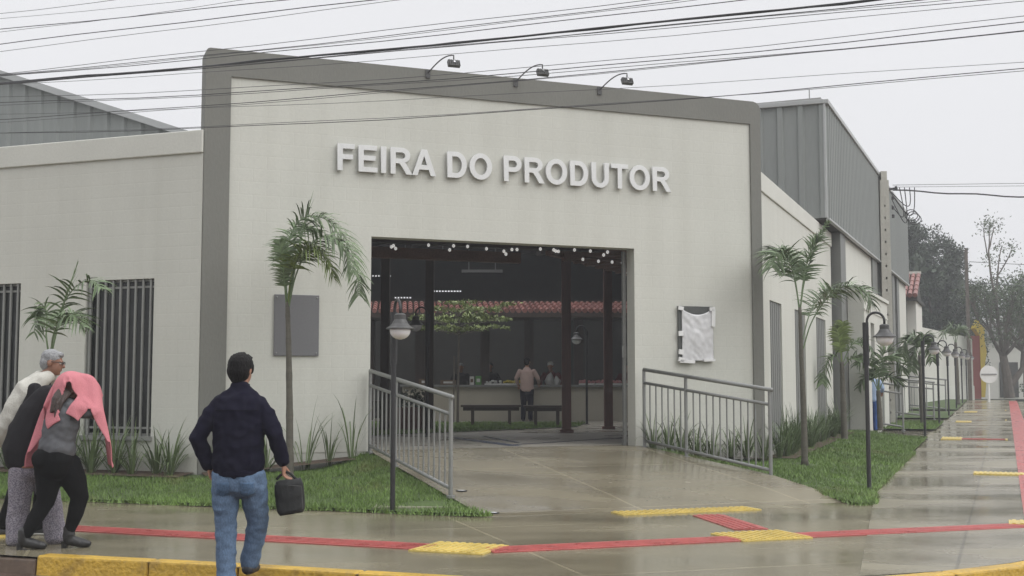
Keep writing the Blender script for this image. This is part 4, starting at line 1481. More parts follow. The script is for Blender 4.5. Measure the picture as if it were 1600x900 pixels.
# ------------------------------------------------------------------ broadleaf trees
def leaf_quads(C, n, spread, size, flat=1.0):
    """C: (k,3) clump centres; n leaves each"""
    C = np.asarray(C, float)
    k = len(C)
    P = np.repeat(C, n, 0) + RNG.normal(0, 1, (k * n, 3)) * np.array([spread, spread, spread * flat])
    N = len(P)
    a = RNG.normal(0, 1, (N, 3)); a /= np.linalg.norm(a, axis=1)[:, None]
    b = np.cross(a, RNG.normal(0, 1, (N, 3))); b /= np.linalg.norm(b, axis=1)[:, None]
    s = size * RNG.uniform(.6, 1.3, (N, 1))
    v = np.stack([P - a * s, P + b * s * .45, P + a * s, P - b * s * .45], 1).reshape(-1, 3)
    f = np.arange(N * 4).reshape(-1, 4)
    mb = MB(); mb.v = v.tolist(); mb.f = f.tolist()
    return mb
def branch_tree(mb, base, d, L, r, depth, tips, spread=.6, up=.15):
    pts = [base]
    p = base.copy(); dd = d.copy()
    for i in range(4):
        dd = (dd + Vector((RNG.uniform(-.18, .18), RNG.uniform(-.18, .18), up * .3))).normalized()
        p = p + dd * (L / 4); pts.append(p.copy())
    mb.tube(pts, [r, r * .9, r * .8, r * .72, r * .62], 6)
    if depth == 0:
        tips.append(p)
        return
    for i in range(RNG.integers(2, 4)):
        nd = (dd + Vector((RNG.uniform(-1, 1) * spread, RNG.uniform(-1, 1) * spread, RNG.uniform(-.2, .5)))).normalized()
        branch_tree(mb, pts[RNG.integers(3, 5)], nd, L * RNG.uniform(.62, .82), r * .58, depth - 1, tips, spread, up)
    if depth <= 2:
        tips.append(pts[3])

# flat crowned courtyard tree
t = thing('courtyard_tree', 'small tree with flat layered lime green crown inside the courtyard', 'tree', (-1.36, 30.6, .5))
mb = MB(); mb.tube([(-1.36, 30.6, .5), (-1.35, 30.6, 1.8), (-1.33, 30.62, 3.3)], [.035, .03, .018], 8)
mb.tube([(-1.46, 30.55, .5), (-1.45, 30.55, 2.2)], .02, 6)
for z, L in ((2.85, 1.2), (3.05, 1.25), (3.3, .8)):
    for k in range(7):
        a = k * .9 + z
        mb.tube([(-1.34, 30.6, z - .12), (-1.34 + L * .5 * math.cos(a), 30.6 + L * .5 * math.sin(a), z), (-1.34 + L * math.cos(a), 30.6 + L * math.sin(a), z + .06)], [.013, .009, .004], 5)
obj('trunk', mb, M['bark'], t)
C = []
for z, L, n in ((2.86, 1.25, 36), (3.10, 1.3, 40), (3.34, .85, 22), (3.52, .45, 9)):
    for k in range(n):
        a = RNG.uniform(0, 6.28); r = L * math.sqrt(RNG.uniform(.02, 1))
        C.append((-1.34 + r * math.cos(a) + .12 * math.sin(z * 9), 30.6 + r * math.sin(a), z + .06 * r / L + RNG.normal(0, .015)))
for k in range(16):   # one longer limb to the right, rising
    u = RNG.random()
    C.append((-1.2 + 1.15 * u, 30.5 + RNG.normal(0, .15), 3.08 + .42 * u + RNG.normal(0, .03)))
obj('crown', leaf_quads(C, 22, .085, .05, .25), M['leaflime'], t, norm=False)

# large dark tree behind the side street houses
t = thing('large_tree', 'huge dark rounded tree mass rising behind the tiled house', 'tree', (24.5, 77, .9))
mb = MB(); tips = []
mb.tube([(24.5, 77, .6), (24.6, 77, 3), (24.4, 77.2, 6)], [.55, .45, .35], 10)
for k in range(7):
    a = k * .9
    branch_tree(mb, Vector((24.4, 77.1, 2.5 + .6 * k % 3)), Vector((math.cos(a), math.sin(a), .7)).normalized(), 3.6, .2, 1, tips)
obj('trunk', mb, M['bark'], t)
C = []
for cx_, cy_, cz_, rx_, rz_, n in ((23.5, 77, 6.8, 5.4, 5.5, 520), (27.4, 77.5, 4.3, 2.4, 3.0, 150), (26.0, 75, 3.4, 3.0, 2.6, 130), (25.6, 76, 9.0, 2.6, 2.4, 90), (28.4, 77.6, 6.2, 1.2, 1.5, 50)):
    for k in range(n):
        d = RNG.normal(0, 1, 3); d /= np.linalg.norm(d)
        r = RNG.uniform(.45, 1.0) ** .3
        q = np.array([cx_, cy_, cz_]) + d * r * np.array([rx_, rx_, rz_])
        if q[2] > 1.0: C.append(q)
obj('crown', leaf_quads(C, 80, .20, .10), M['leafdark'], t, norm=False)
CI = []
for cx_, cy_, cz_, rx_, rz_, n in ((23.5, 77, 6.8, 4.9, 5.0, 260), (27.3, 77.5, 4.3, 2.0, 2.6, 60), (26.0, 75.3, 3.4, 2.6, 2.2, 60)):
    for k in range(n):
        d = RNG.normal(0, 1, 3); d /= np.linalg.norm(d)
        CI.append(np.array([cx_, cy_, cz_]) + d * RNG.uniform(.2, .95) * np.array([rx_, rx_, rz_]))
obj('inner_foliage', leaf_quads(CI, 50, .3, .45), M['leafdark'], t, norm=False)

# street tree at the far corner: forked trunk, sparse crown
t = thing('street_tree', 'sparse street tree with a forked dark trunk at the far corner', 'tree', (26.9, 66, .95))
mb = MB(); tips = []
mb.tube([(26.9, 66, .8), (26.8, 66, 2.0), (26.6, 66, 3.2)], [.30, .24, .20], 10)
mb.tube([(27.0, 66, 1.5), (27.7, 66.1, 2.4), (27.8, 66.1, 3.7)], [.20, .15, .12], 8)
for k in range(6):
    a = k * 1.05 + .3
    branch_tree(mb, Vector((26.6, 66, 3.0)), Vector((math.cos(a) * .7, math.sin(a) * .7, .8)).normalized(), 2.0, .11, 2, tips, .7)
for k in range(4):
    a = k * 1.6
    branch_tree(mb, Vector((27.8, 66.1, 3.6)), Vector((math.cos(a) * .7, math.sin(a) * .7, .8)).normalized(), 1.9, .09, 2, tips, .7)
branch_tree(mb, Vector((26.6, 66, 3.2)), Vector((-.12, 0, 1)), 3.4, .12, 2, tips, .5, .6)
obj('trunk', mb, M['bark'], t)
obj('crown', leaf_quads([tuple(p) for p in tips], 90, .27, .075), M['leafmid'], t, norm=False)
t = thing('street_tree', 'leafy street tree cut by the frame edge behind the forked trunk', 'tree', (29.6, 70, .95))
mb = MB(); tips = []
mb.tube([(29.6, 70, .8), (29.6, 70, 2.6), (29.7, 70, 3.4)], [.26, .22, .18], 10)
for k in range(8):
    a = k * .8
    branch_tree(mb, Vector((29.7, 70, 3.2)), Vector((math.cos(a) * .8, math.sin(a) * .8, .7)).normalized(), 2.1, .11, 2, tips, .8)
obj('trunk', mb, M['bark'], t)
obj('crown', leaf_quads([tuple(p) for p in tips], 90, .3, .08), M['leafmid'], t, norm=False)
t = thing('shrub', 'low green shrubs below the forked street tree', 'shrub', (30.0, 68.5, .9))
mb = MB(); mb.tube([(30, 68.5, .8), (30.1, 68.5, 1.5)], .04, 6); obj('stem', mb, M['bark'], t)
obj('crown', leaf_quads([(30 + RNG.normal(0, .8), 68.5 + RNG.normal(0, .4), 1.2 + abs(RNG.normal(0, .35))) for _ in range(40)], 26, .16, .08), M['leafmid'], t, norm=False)

# ------------------------------------------------------------------ far end of the side street
t = thing('tiled_house', 'small pale house with red tiled roof beyond the metal hall', 'house', (16.4, 51, .6))
FHs = frame((16.3, 49.0), 112.0)
mb = MB(); mb.box(-5, 0, 0.1, 4, -.2, 4.9); obj('wall', mb, M['housewall'], t, FHs)
mb = MB()
mb.box(-1.0, -.35, -.02, .1, -.2, 4.9); mb.box(-3.2, -2.0, -.02, .1, -.2, 4.9); obj('wall_stripe', mb, M['greypanel'], t, FHs)
mb = MB()
for i in range(26):
    x = .02 - i * .2
    mb.tube([(x, -.55, 5.05), (x, .8, 5.62), (x, 2.0, 6.12)], .085, 8)
    for k in range(5):
        u = k / 5
        mb.tube([(x, -.56 + 2.56 * u, 5.065 + 1.07 * u), (x, -.50 + 2.56 * u, 5.085 + 1.07 * u)], .098, 8)
obj('roof', mb, M['tile'], t, FHs)
mb = MB(); mb.box(-5.1, .1, -.5, 3.9, 4.88, 5.0); mb.prism([(-.4, 5.005), (1.96, 5.98), (3.9, 5.005)], -.1, 0, 'x'); obj('eave', mb, M['darkwall'], t, FHs)
mb = MB(); mb.box(-5.1, .12, 1.9, 2.12, 6.13, 6.24); obj('ridge', mb, M['coping'], t, FHs)
fw = thing('boundary_wall', 'long white boundary wall behind the row of lamp posts', 'wall', (18.5, 55, .7))
FB = frame((18.1, 54.6), 29.2)
mb = MB(); mb.box(0, 16.2, 0, .25, -.2, 4.15); obj('wall', mb, M['wall'], fw, FB)
mb = MB(); mb.box(0, 16.2, -.05, 0, -.2, 1.45); obj('plinth', mb, M['coping'], fw, FB)
rh = thing('hoarding', 'dull red street hoarding with wavy yellow edge beyond the white wall', 'hoarding', (26.9, 71, .9))
mb = MB(); mb.box(26.55, 27.15, 70.6, 71.2, .7, 4.35); obj('red_panel', mb, M['redwall'], rh)
mb = MB()
pp = [(27.15, .8), (27.15, 4.35), (26.85, 4.8), (27.1, 5.3), (27.45, 4.75), (27.4, 4.2), (27.52, 3.4), (27.38, 2.6), (27.45, 1.8), (27.35, .8)]
mb.prism(pp, 70.55, 71.15); obj('yellow_edge', mb, M['yelwall'], rh)
rs_ = thing('round_sign', 'round white sign on a white post at the pavement end', 'sign', (22.66, 58, .85))
mb = MB(); mb.tube([(22.66, 58, .7), (22.66, 58, 2.35)], .055, 8); obj('post', mb, M['white'], rs_)
mb = MB(); mb.tube([(22.66, 57.92, 2.0), (22.66, 57.95, 2.0)], .42, 28); obj('disc', mb, M['white'], rs_)
mb = MB(); mb.box(22.3, 23.02, 57.89, 57.915, 1.97, 2.03); obj('crossbar', mb, M['steel'], rs_)
ph = thing('roadside_house', 'pale roadside house seen through the fog behind the street trees', 'house', (33.5, 82, 1))
mb = MB(); mb.box(29.5, 44, 80, 90, .6, 4.6); obj('wall', mb, M['housewall'], ph)
mb = MB(); mb.box(29.2, 44.3, 79.6, 90.4, 4.6, 4.9); mb.prism([(29.2, 4.9), (44.3, 4.9), (36.7, 6.8)], 79.6, 90.4); obj('roof', mb, M['roofmetal'], ph)
mb = MB(); mb.box(29.9, 31.0, 79.94, 80.0, 1.2, 2.8); mb.box(32, 33.2, 79.94, 80.0, .7, 3.0); obj('openings', mb, M['darkwall'], ph)

# ------------------------------------------------------------------ poles and wires
def utility_pole(loc, h, wd, label, arm=True):
    t = thing('utility_pole', label, 'utility pole', loc, 0)
    x, y, z = loc
    mb = MB()
    w0, w1 = wd * .62, wd * .46
    # two flanges and rungs between: the pierced face of a cast pole
    for sg in (-1, 1):
        mb.beam((x + sg * w0 * .58, y, z - .3), (x + sg * w1 * .58, y, z + h), wd * .42, wd * .8, up=(0, 1, 0))
    k = 0
    zz = z
    while zz < z + h:
        mb.box(x - w0 * .5, x + w0 * .5, y - wd * .385, y + wd * .385, zz, zz + .29); zz += .36
    mb.box(x - w1 * .9, x + w1 * .9, y - wd * .42, y + wd * .42, z + h - .5, z + h)
    obj('shaft', mb, M['concretepole' if arm else 'bark'], t)
    if arm:
        mb = MB()
        mb.box(x + .1, x + .42, y - .04, y + .04, z + h - .28, z + h - .22)
        for zz in (-.25, -.55, -.85, -1.1):
            mb.lathe((x + .26 + .1 * (zz > -.5), y - .06, z + h + zz), [(.03, -.03), (.05, 0), (.03, .02), (.05, .05), (.02, .08)], 10)
        obj('insulators', mb, M['cablegrey'], t)
        mb = MB()
        for k, (dx, sag, zz) in enumerate(((.75, .5, -.35), (.9, .75, -.4), (.6, .9, -.55), (.45, .6, -.75))):
            a = Vector((x + .22, y - .07, z + h + zz)); b = Vector((x + dx, y - .1, z + h - .22))
            pts = [a + (b - a) * (i / 12) + Vector((.22 * math.sin(math.pi * i / 12), 0, -sag * math.sin(math.pi * i / 12))) for i in range(13)]
            mb.tube(pts, .014, 6)
        for k in range(3):
            c = Vector((x + .78 + .05 * k, y - .12, z + h - 1.05 - .06 * k))
            mb.tube([c + Vector((.19 * math.cos(R(a)), .03 * math.sin(R(a * 2)), .16 * math.sin(R(a)))) for a in range(0, 361, 24)], .014, 6)
        obj('cable_loops', mb, M['cable'], t, smooth=True)
    return t
utility_pole((11.1, 36.0, .35), 7.22, .28, 'tall pierced concrete utility pole in front of the metal hall')
utility_pole((22.6, 60.2, .8), 7.4, .14, 'distant slim utility pole before the big dark tree', False)


WIRES = [
[(7.116,6.283),(6.185,6.265),(5.292,6.256)],[(7.112,6.181),(5.386,6.127),(3.787,6.077)],[(7.105,6.036),(4.334,5.971),(2.47,5.936)],[(7.102,5.967),(4.334,5.955),(2.986,5.987)],
[(7.094,5.772),(3.843,5.776),(.716,5.737)],[(7.095,5.789),(3.844,5.80),(1.419,5.817)],[(7.081,5.458),(2.378,5.455),(-1.683,5.465)],[(7.079,5.424),(2.377,5.364),(-2.18,5.409)],
[(7.078,5.407),(2.377,5.348),(-2.377,5.387)],[(7.077,5.373),(2.376,5.288),(-1.435,5.287)],[(7.076,5.348),(2.376,5.258),(-3.82,5.223)],[(7.075,5.331),(2.375,5.227),(-4.294,5.169)],
[(7.074,5.314),(2.375,5.212),(-4.789,5.113)],[(7.074,5.297),(2.375,5.182),(-5.147,5.048)],[(7.073,5.28),(2.373,5.099),(-5.146,5.005)],[(7.068,5.17),(0,4.887),(-5.143,4.919)],
[(7.064,5.078),(0,4.816),(-5.14,4.834)],[(7.063,5.044),(0,4.787),(-5.138,4.748)],[(7.054,4.833),(.758,4.718),(-5.137,4.729)],[(7.051,4.775),(.758,4.682),(-5.136,4.705)],
[(7.059,4.951),(0,4.618),(-5.13,4.491)],[(7.047,4.682),(-1.427,4.387),(-5.127,4.406)],[(7.047,4.666),(-1.427,4.374),(-5.126,4.357)]]
WR = [.004, .0032, .006, .0035, .0065, .004, .0045, .005, .0035, .0055, .014, .006, .0035, .0045, .0035, .004, .0055, .004, .005, .0035, .003, .005, .0035]
ORD = 'first second third fourth fifth sixth seventh eighth ninth tenth eleventh twelfth thirteenth fourteenth fifteenth sixteenth seventeenth eighteenth nineteenth twentieth twenty-first twenty-second twenty-third'.split()
FWI = frame((0, 13.0), -69.5)
order = sorted(range(len(WIRES)), key=lambda i: -WIRES[i][0][1])
for rank, i in enumerate(order):
    (s0, z0), (s1, z1), (s2, z2) = WIRES[i]
    co = np.polyfit([s0, s1, s2], [z0, z1, z2], 2)
    co[0] = min(max(co[0], -.001), .0045)
    # refit the straight part with the clamped sag
    zz = [z0 - co[0] * s0 ** 2, z1 - co[0] * s1 ** 2, z2 - co[0] * s2 ** 2]
    li = np.polyfit([s0, s1, s2], zz, 1)
    pts = []
    for k in range(49):
        s = -16 + 40 * k / 48
        off = .03 * math.sin(i * 2.1) + (i % 5) * .06
        pts.append(FWI @ Vector((s, off, co[0] * s * s + li[0] * s + li[1] + .006 * math.sin(s * 1.7 + i))))
    mb = MB(); mb.tube(pts, WR[i] * .85, 6)
    if i == 10:   # twisted bundle
        mb.tube([p + Vector((0, .01 * math.sin(k * 1.9), .013 * math.cos(k * 1.9))) for k, p in enumerate(pts)], .008, 6)
    o = obj('overhead_cable', mb, M['cable'] if WR[i] > .0045 else M['cablegrey'])
    tag(o, ('thick twisted black' if i == 10 else ('black' if WR[i] > .0045 else 'thin grey')) + ' overhead cable, ' + ORD[rank] + ' from the top at the left picture edge', 'cable', 'overhead cables crossing the facade')
for k, (z0, z1, r_, lab) in enumerate(((7.27, 6.98, .022, 'sagging thick bundle of service cables running right from the concrete pole'), (7.42, 7.40, .007, 'thin straight wire running right from the concrete pole top'), (7.36, 7.26, .006, 'thin lower wire just above the thick service bundle on the right'))):
    pts = [Vector((11.35 + 16 * i / 40, 35.9 - 1.5 * i / 40, z0 + (z1 - z0) * i / 40 - .28 * (k == 0) * math.sin(math.pi * i / 40) + .02 * (k == 0) * math.sin(i * 1.3))) for i in range(41)]
    mb = MB(); mb.tube(pts, r_, 6)
    o = obj('overhead_cable', mb, M['cable'])
    tag(o, lab, 'cable', 'service cables from the concrete pole')
for k, z in enumerate((7.6, 6.55)):
    pts = [Vector((22.7 + 14 * i / 20, 60.1, z - .25 * math.sin(math.pi * i / 20))) for i in range(21)]
    mb = MB(); mb.tube(pts, .016, 5)
    tag(obj('overhead_cable', mb, M['cablegrey']), ('upper' if k == 0 else 'lower') + ' faint wire running right from the distant slim pole', 'cable', 'wires on the distant pole')

# ------------------------------------------------------------------ courtyard furniture and goods
def bench(x0, x1, y, label):
    t = thing('bench', label, 'bench', ((x0 + x1) / 2, y, .5), 0, 'dark courtyard benches')
    mb = MB(); mb.box(x0, x1, y - .18, y + .18, .95, 1.0); obj('seat', mb, M['darkwood'], t, bevel=.006)
    mb = MB(); mb.box(x0 + .05, x1 - .05, y - .02, y + .02, .86, .945); obj('apron', mb, M['darkwood'], t)
    for x in (x0 + .28, x1 - .28):
        for yy in (y - .12, y + .12):
            mb = MB(); mb.box(x - .035, x + .035, yy - .035, yy + .035, .5, .948); obj('leg', mb, M['darkwood'], t)
bench(-1.22, .22, 29.2, 'dark wooden bench on the courtyard lawn, left of the standing person')
bench(.27, 1.35, 28.6, 'dark wooden bench between the standing person and the brown timber post')
t = thing('planter', 'reddish slatted planter box with a dark shrub behind the left railing', 'planter', (-2.3, 26.2, .5))
mb = MB()
for i in range(9):
    x = -2.62 + i * .08
    mb.box(x, x + .06, 25.9, 25.93, .52, 1.0)
mb.box(-2.64, -1.88, 25.93, 26.5, .5, .98)
obj('box', mb, M['postwood'], t)
obj('shrub', leaf_quads([(-2.25 + RNG.normal(0, .2), 26.2 + RNG.normal(0, .15), 1.15 + RNG.normal(0, .1)) for _ in range(30)], 20, .08, .05), M['leafdark'], t, norm=False)
t = thing('table', 'small dark table in the courtyard at the left jamb', 'table', (-2.95, 27.0, .5))
mb = MB(); mb.box(-3.3, -2.65, 26.7, 27.3, 1.08, 1.13); obj('table_top', mb, M['darkwood'], t)
for x, y in ((-3.2, 26.8), (-2.75, 26.8), (-3.2, 27.2), (-2.75, 27.2)):
    mb = MB(); mb.box(x - .03, x + .03, y - .03, y + .03, .5, 1.08); obj('leg', mb, M['darkwood'], t)
# festoon lights under the porch ceiling
FB_ = [(148,72),(160,65),(173,82),(366,62),(490,90),(513,66),(595,70),(706,83),(808,98),(820,115),(855,88),(885,88),(1022,85),(1100,90),(1112,97),(1128,99),(1222,90),(1315,97),(1393,120),(1416,103),(1271,146),(1362,157),(1442,162),(1502,167),(1534,226)]
FB_ = [(570 + a / 3.72, 365 + b / 3.72) for a, b in FB_]
M['bulb'] = pm('lit white festoon bulb', (.85, .85, .84), .25, .02, 4, 10, 0)
_b = M['bulb'].node_tree.nodes['Principled BSDF']; _b.inputs['Emission Color'].default_value = (1, .98, .95, 1); _b.inputs['Emission Strength'].default_value = .42
for nm, idx, Yd, lab in (('a', list(range(0, 20)), 21.4, 'long festoon cord of small white bulbs just behind the lintel'), ('b', list(range(20, 25)), 22.6, 'short lower festoon cord with few white bulbs near the right jamb')):
    pts = sorted([at(FB_[i][0], FB_[i][1], Yd) for i in idx], key=lambda p: p.x)
    t = thing('festoon_lights', lab, 'string lights', pts[0], 0, 'festoon lights in the entrance')
    cord = []
    for a, b in zip(pts[:-1], pts[1:]):
        cord += [a + Vector((0, 0, .05)), (a + b) / 2 + Vector((0, 0, .05))]
    cord.append(pts[-1] + Vector((0, 0, .05)))
    mb = MB(); mb.tube(cord, .005, 5); obj('cord', mb, M['cable'], t)
    for p in pts:
        mb = MB(); mb.ell(p, (.027, .027, .032), nu=10, nv=8); obj('bulb', mb, M['bulb'], t, smooth=True)
# goods on the counter
def goods(name, label, cat_, p, build, group='goods on the stall counter'):
    t = thing(name, label, cat_, p, 0, group)
    build(t, Vector(p))
Z = 1.48
CO = {'bagp': pm('thin bag plastic', (.30, .30, .29), .3), 'g': pm('green plastic', (.10, .28, .07), .4), 'w': pm('white plastic', (.6, .6, .58), .4), 'y': pm('yellow fruit', (.55, .45, .06), .5), 'p': pm('pink wrapped goods', (.45, .2, .2), .5), 'b': pm('brown crate', (.12, .07, .035), .6), 'd': pm('dark goods', (.03, .03, .03), .6)}
def box_(c, sx, sy, sz, nm='box', bev=.01):
    def f(t, p):
        mb = MB(); mb.box(p.x - sx / 2, p.x + sx / 2, p.y - sy / 2, p.y + sy / 2, p.z, p.z + sz); obj(nm, mb, CO[c], t, bevel=bev)
        mb = MB(); mb.box(p.x - sx * .3, p.x + sx * .3, p.y - sy / 2 - .004, p.y - sy / 2, p.z + sz * .3, p.z + sz * .7); obj('panel', mb, CO['w' if c != 'w' else 'b'], t)
    return f
def heap(c, n, r, sx):
    def f(t, p):
        mb = MB()
        mb.box(p.x - sx / 2, p.x + sx / 2, p.y - .15, p.y + .15, p.z, p.z + .04)
        obj('tray', mb, CO['w'], t)
        mb = MB()
        for i in range(n):
            mb.ell(p + Vector((RNG.uniform(-sx / 2, sx / 2) * .9, RNG.uniform(-.12, .12), .05 + RNG.uniform(0, r * 1.6))), (r, r, r * .9), nu=8, nv=6)
        obj('heap', mb, CO[c], t, smooth=True)
    return f
goods('carton', 'upright green carton on the counter beside the tree trunk', 'carton', (-.92, 33.45, Z), box_('g', .16, .14, .24))
goods('carton', 'upright white carton next to the green carton', 'carton', (-1.10, 33.45, Z), box_('w', .12, .14, .23))
goods('crate', 'low dark brown crate at the left end of the counter', 'crate', (-2.35, 33.5, Z), box_('b', .4, .3, .16))
goods('crate', 'brown crate left of the tree trunk on the counter', 'crate', (-1.75, 33.5, Z), box_('b', .42, .3, .13))
goods('tray', 'tray heaped with yellow fruit beside the standing person', 'tray', (.02, 33.45, Z), heap('y', 26, .035, .55))
goods('tray', 'tray of white wrapped goods between green carton and yellow fruit', 'tray', (-.5, 33.45, Z), heap('w', 16, .035, .5))
for i, (x, lab) in enumerate(((2.05, 'tray of pink wrapped goods just right of the first timber post'), (2.5, 'second tray of pink wrapped goods between the timber posts'), (2.95, 'tray of pink wrapped goods behind the second timber post'), (3.4, 'tray of pink wrapped goods nearest the right jamb'))):
    goods('tray', lab, 'tray', (x, 33.45, Z), heap('p', 18, .04, .42))
goods('bag', 'pale bulging plastic bag before the bending vendor', 'bag', (1.12, 33.42, Z), lambda t, p: obj('bag', (lambda m: (m.tube([p + Vector((-.08, 0, .0)), p + Vector((-.09, 0, .12)), p + Vector((-.07, 0, .24)), p + Vector((-.05, 0, .33))], [.11, .13, .09, .02], 12, rnd=True), m.tube([p + Vector((.11, 0, .0)), p + Vector((.12, 0, .10)), p + Vector((.10, 0, .22))], [.09, .10, .03], 12, rnd=True), [m.v.__setitem__(i, tuple(Vector(q) + Vector((.03, .03, .02)) * noise.noise(Vector(q) * 14))) for i, q in enumerate(m.v)], m)[-1])(MB()), CO['bagp'], t))

# inspection cover, ground lights, bed edging
t = tag(obj('inspection_cover', MB().box(-1.60, -.62, 14.12, 14.50, .03, .06), M['cover']), 'pale concrete inspection cover in the lawn behind the front lamp post', 'cover')
for (x, y, lab) in ((-.21, 13.88, 'small round ground light set in the paving at the lawn tip'), (-.62, 15.05, 'small round ground light beside the left railing foot')):
    z = max(zramp(nE((x, y))), 0)
    t = thing('ground_light', lab, 'ground light', (x, y, z), 0, 'ground lights beside the ramp')
    mb = MB(); mb.lathe((x, y, z), [(.07, -.02), (.07, .006), (.05, .008)], 20); obj('rim', mb, M['blackpaint'], t)
    mb = MB(); mb.lathe((x, y, z), [(.045, .0), (.045, .009), (.02, .011)], 16); obj('lens', mb, M['globe'], t)

# ------------------------------------------------------------------ fog
mb = MB(); mb.box(-145, 155, -125, 175, -1.4, 16)
hz = obj('haze', mb, None)
mz = bpy.data.materials.new('fog')
mz.use_nodes = True
nt = mz.node_tree
nt.nodes.remove(nt.nodes['Principled BSDF'])
pv = _n(nt, 'ShaderNodeVolumePrincipled')
pv.inputs['Color'].default_value = (.93, .94, .96, 1)
pv.inputs['Density'].default_value = .0024
pv.inputs['Anisotropy'].default_value = .2
nt.links.new(pv.outputs['Volume'], nt.nodes['Material Output'].inputs['Volume'])
hz.data.materials.append(mz)
kind(hz, 'stuff')
# ------------------------------------------------------------------ people
def fuse(mb, voxel, smooth=3, fold=0.0, fs=(6, 6, 3), seed=0.0, T=None):
    """melt overlapping closed pieces into one continuous skin"""
    me = mesh_of(mb, 'fuse')
    fixn = bmesh.new(); fixn.from_mesh(me)
    bmesh.ops.recalc_face_normals(fixn, faces=fixn.faces[:]); fixn.to_mesh(me); fixn.free()
    o = bpy.data.objects.new('tmp', me)
    COL.objects.link(o)
    r = o.modifiers.new('r', 'REMESH'); r.mode = 'VOXEL'; r.voxel_size = voxel; r.use_smooth_shade = True
    s = o.modifiers.new('s', 'SMOOTH'); s.iterations = smooth; s.factor = .5
    dg = bpy.context.evaluated_depsgraph_get()
    m2 = bpy.data.meshes.new_from_object(o.evaluated_get(dg))
    bpy.data.objects.remove(o); bpy.data.meshes.remove(me)
    if fold:
        nn = [v.normal.copy() for v in m2.vertices]
        for v, n in zip(m2.vertices, nn):
            c = v.co
            a = noise.noise(Vector((c.x * fs[0] + seed, c.y * fs[1], c.z * fs[2])))
            b = noise.noise(Vector((c.x * fs[0] * 2.3, c.y * fs[1] * 2.3 + seed, c.z * fs[2] * 2.6)))
            v.co = c + n * fold * ((1 - abs(a) * 2.2) * .6 + b * .6)
    for p in m2.polygons:
        p.use_smooth = True
    return m2

def cloth(name, col, rough=.85, var=.12, scale=9, fine=160, bump=.25, **k):
    m = pm(name, col, rough, var, scale, fine, bump, **k)
    m.node_tree.nodes['Principled BSDF'].inputs['Sheen Weight'].default_value = 0.0
    m.node_tree.nodes['Principled BSDF'].inputs['Specular IOR Level'].default_value = .10
    return m
M['skin'] = pm('tan skin', (.36, .19, .125), .55, .08, 12, 90, .05, trans=.1)
M['skinb'] = pm('brown skin', (.25, .125, .08), .55, .08, 12, 90, .05, trans=.1)
M['hair'] = pm('black hair', (.007, .006, .006), .6, .4, 30, 120, .5, stretch=(1, 1, .3))
for k_ in ('hair',): M[k_].node_tree.nodes['Principled BSDF'].inputs['Specular IOR Level'].default_value = .15
M['hairb'] = pm('dark brown hair', (.035, .02, .015), .5, .4, 30, 120, .5, stretch=(1, 1, .3))
M['hairg'] = pm('grey hair', (.27, .275, .28), .6, .35, 30, 140, .5)
M['navy'] = cloth('navy fleece', (.009, .0085, .019), scale=5)
M['jeans'] = cloth('washed blue denim', (.11, .165, .25), scale=3.5, fine=120, var=.35, stretch=(1, 1, .5))
M['leather'] = pm('black leather', (.016, .016, .016), .42, .2, 12, 60, .15)
M['bagm'] = pm('black bag nylon', (.007, .008, .008), .75, .2, 6, 60, .08)
M['pink'] = cloth('pink knit', (.55, .205, .228), scale=7, fine=110, bump=.5)
M['greytop'] = cloth('grey jersey', (.105, .108, .115), scale=8)
M['blackcloth'] = cloth('black stretch cloth', (.008, .008, .0085))
M['charcoal'] = cloth('charcoal coat cloth', (.018, .017, .019), scale=5)
M['cream'] = cloth('cream knit', (.52, .51, .46), scale=10, fine=120, bump=.5)
M['sole'] = pm('white shoe sole', (.6, .6, .57), .5, .05)
M['shoe'] = pm('dark shoe', (.03, .03, .032), .5, .1)
M['pinkshirt'] = cloth('pale pink shirt', (.42, .31, .28))
M['blueshirt'] = cloth('bright blue shirt', (.04, .10, .30))
M['paleblue'] = cloth('pale blue cloth', (.32, .42, .58))
M['yellowcloth'] = cloth('yellow green cloth', (.42, .42, .05))
M['redcloth'] = cloth('dark red cloth', (.12, .025, .025))
# lilac grey printed cotton
mp_ = cloth('printed cotton', (.30, .28, .31), scale=6)
nt = mp_.node_tree; b_ = nt.nodes['Principled BSDF']
tc_ = [n for n in nt.nodes if n.type == 'TEX_COORD'][0]
vo = _n(nt, 'ShaderNodeTexNoise'); vo.inputs['Scale'].default_value = 100; vo.inputs['Detail'].default_value = 2
nt.links.new(tc_.outputs['Object'], vo.inputs['Vector'])
rr_ = _n(nt, 'ShaderNodeMapRange'); rr_.inputs['From Min'].default_value = .47; rr_.inputs['From Max'].default_value = .54
nt.links.new(vo.outputs['Fac'], rr_.inputs['Value'])
mc_ = _n(nt, 'ShaderNodeMixRGB'); mc_.inputs['Color2'].default_value = (.15, .14, .175, 1)
old = b_.inputs['Base Color'].links[0].from_socket
nt.links.new(rr_.outputs['Result'], mc_.inputs['Fac']); nt.links.new(old, mc_.inputs['Color1']); nt.links.new(mc_.outputs['Color'], b_.inputs['Base Color'])
M['print'] = mp_

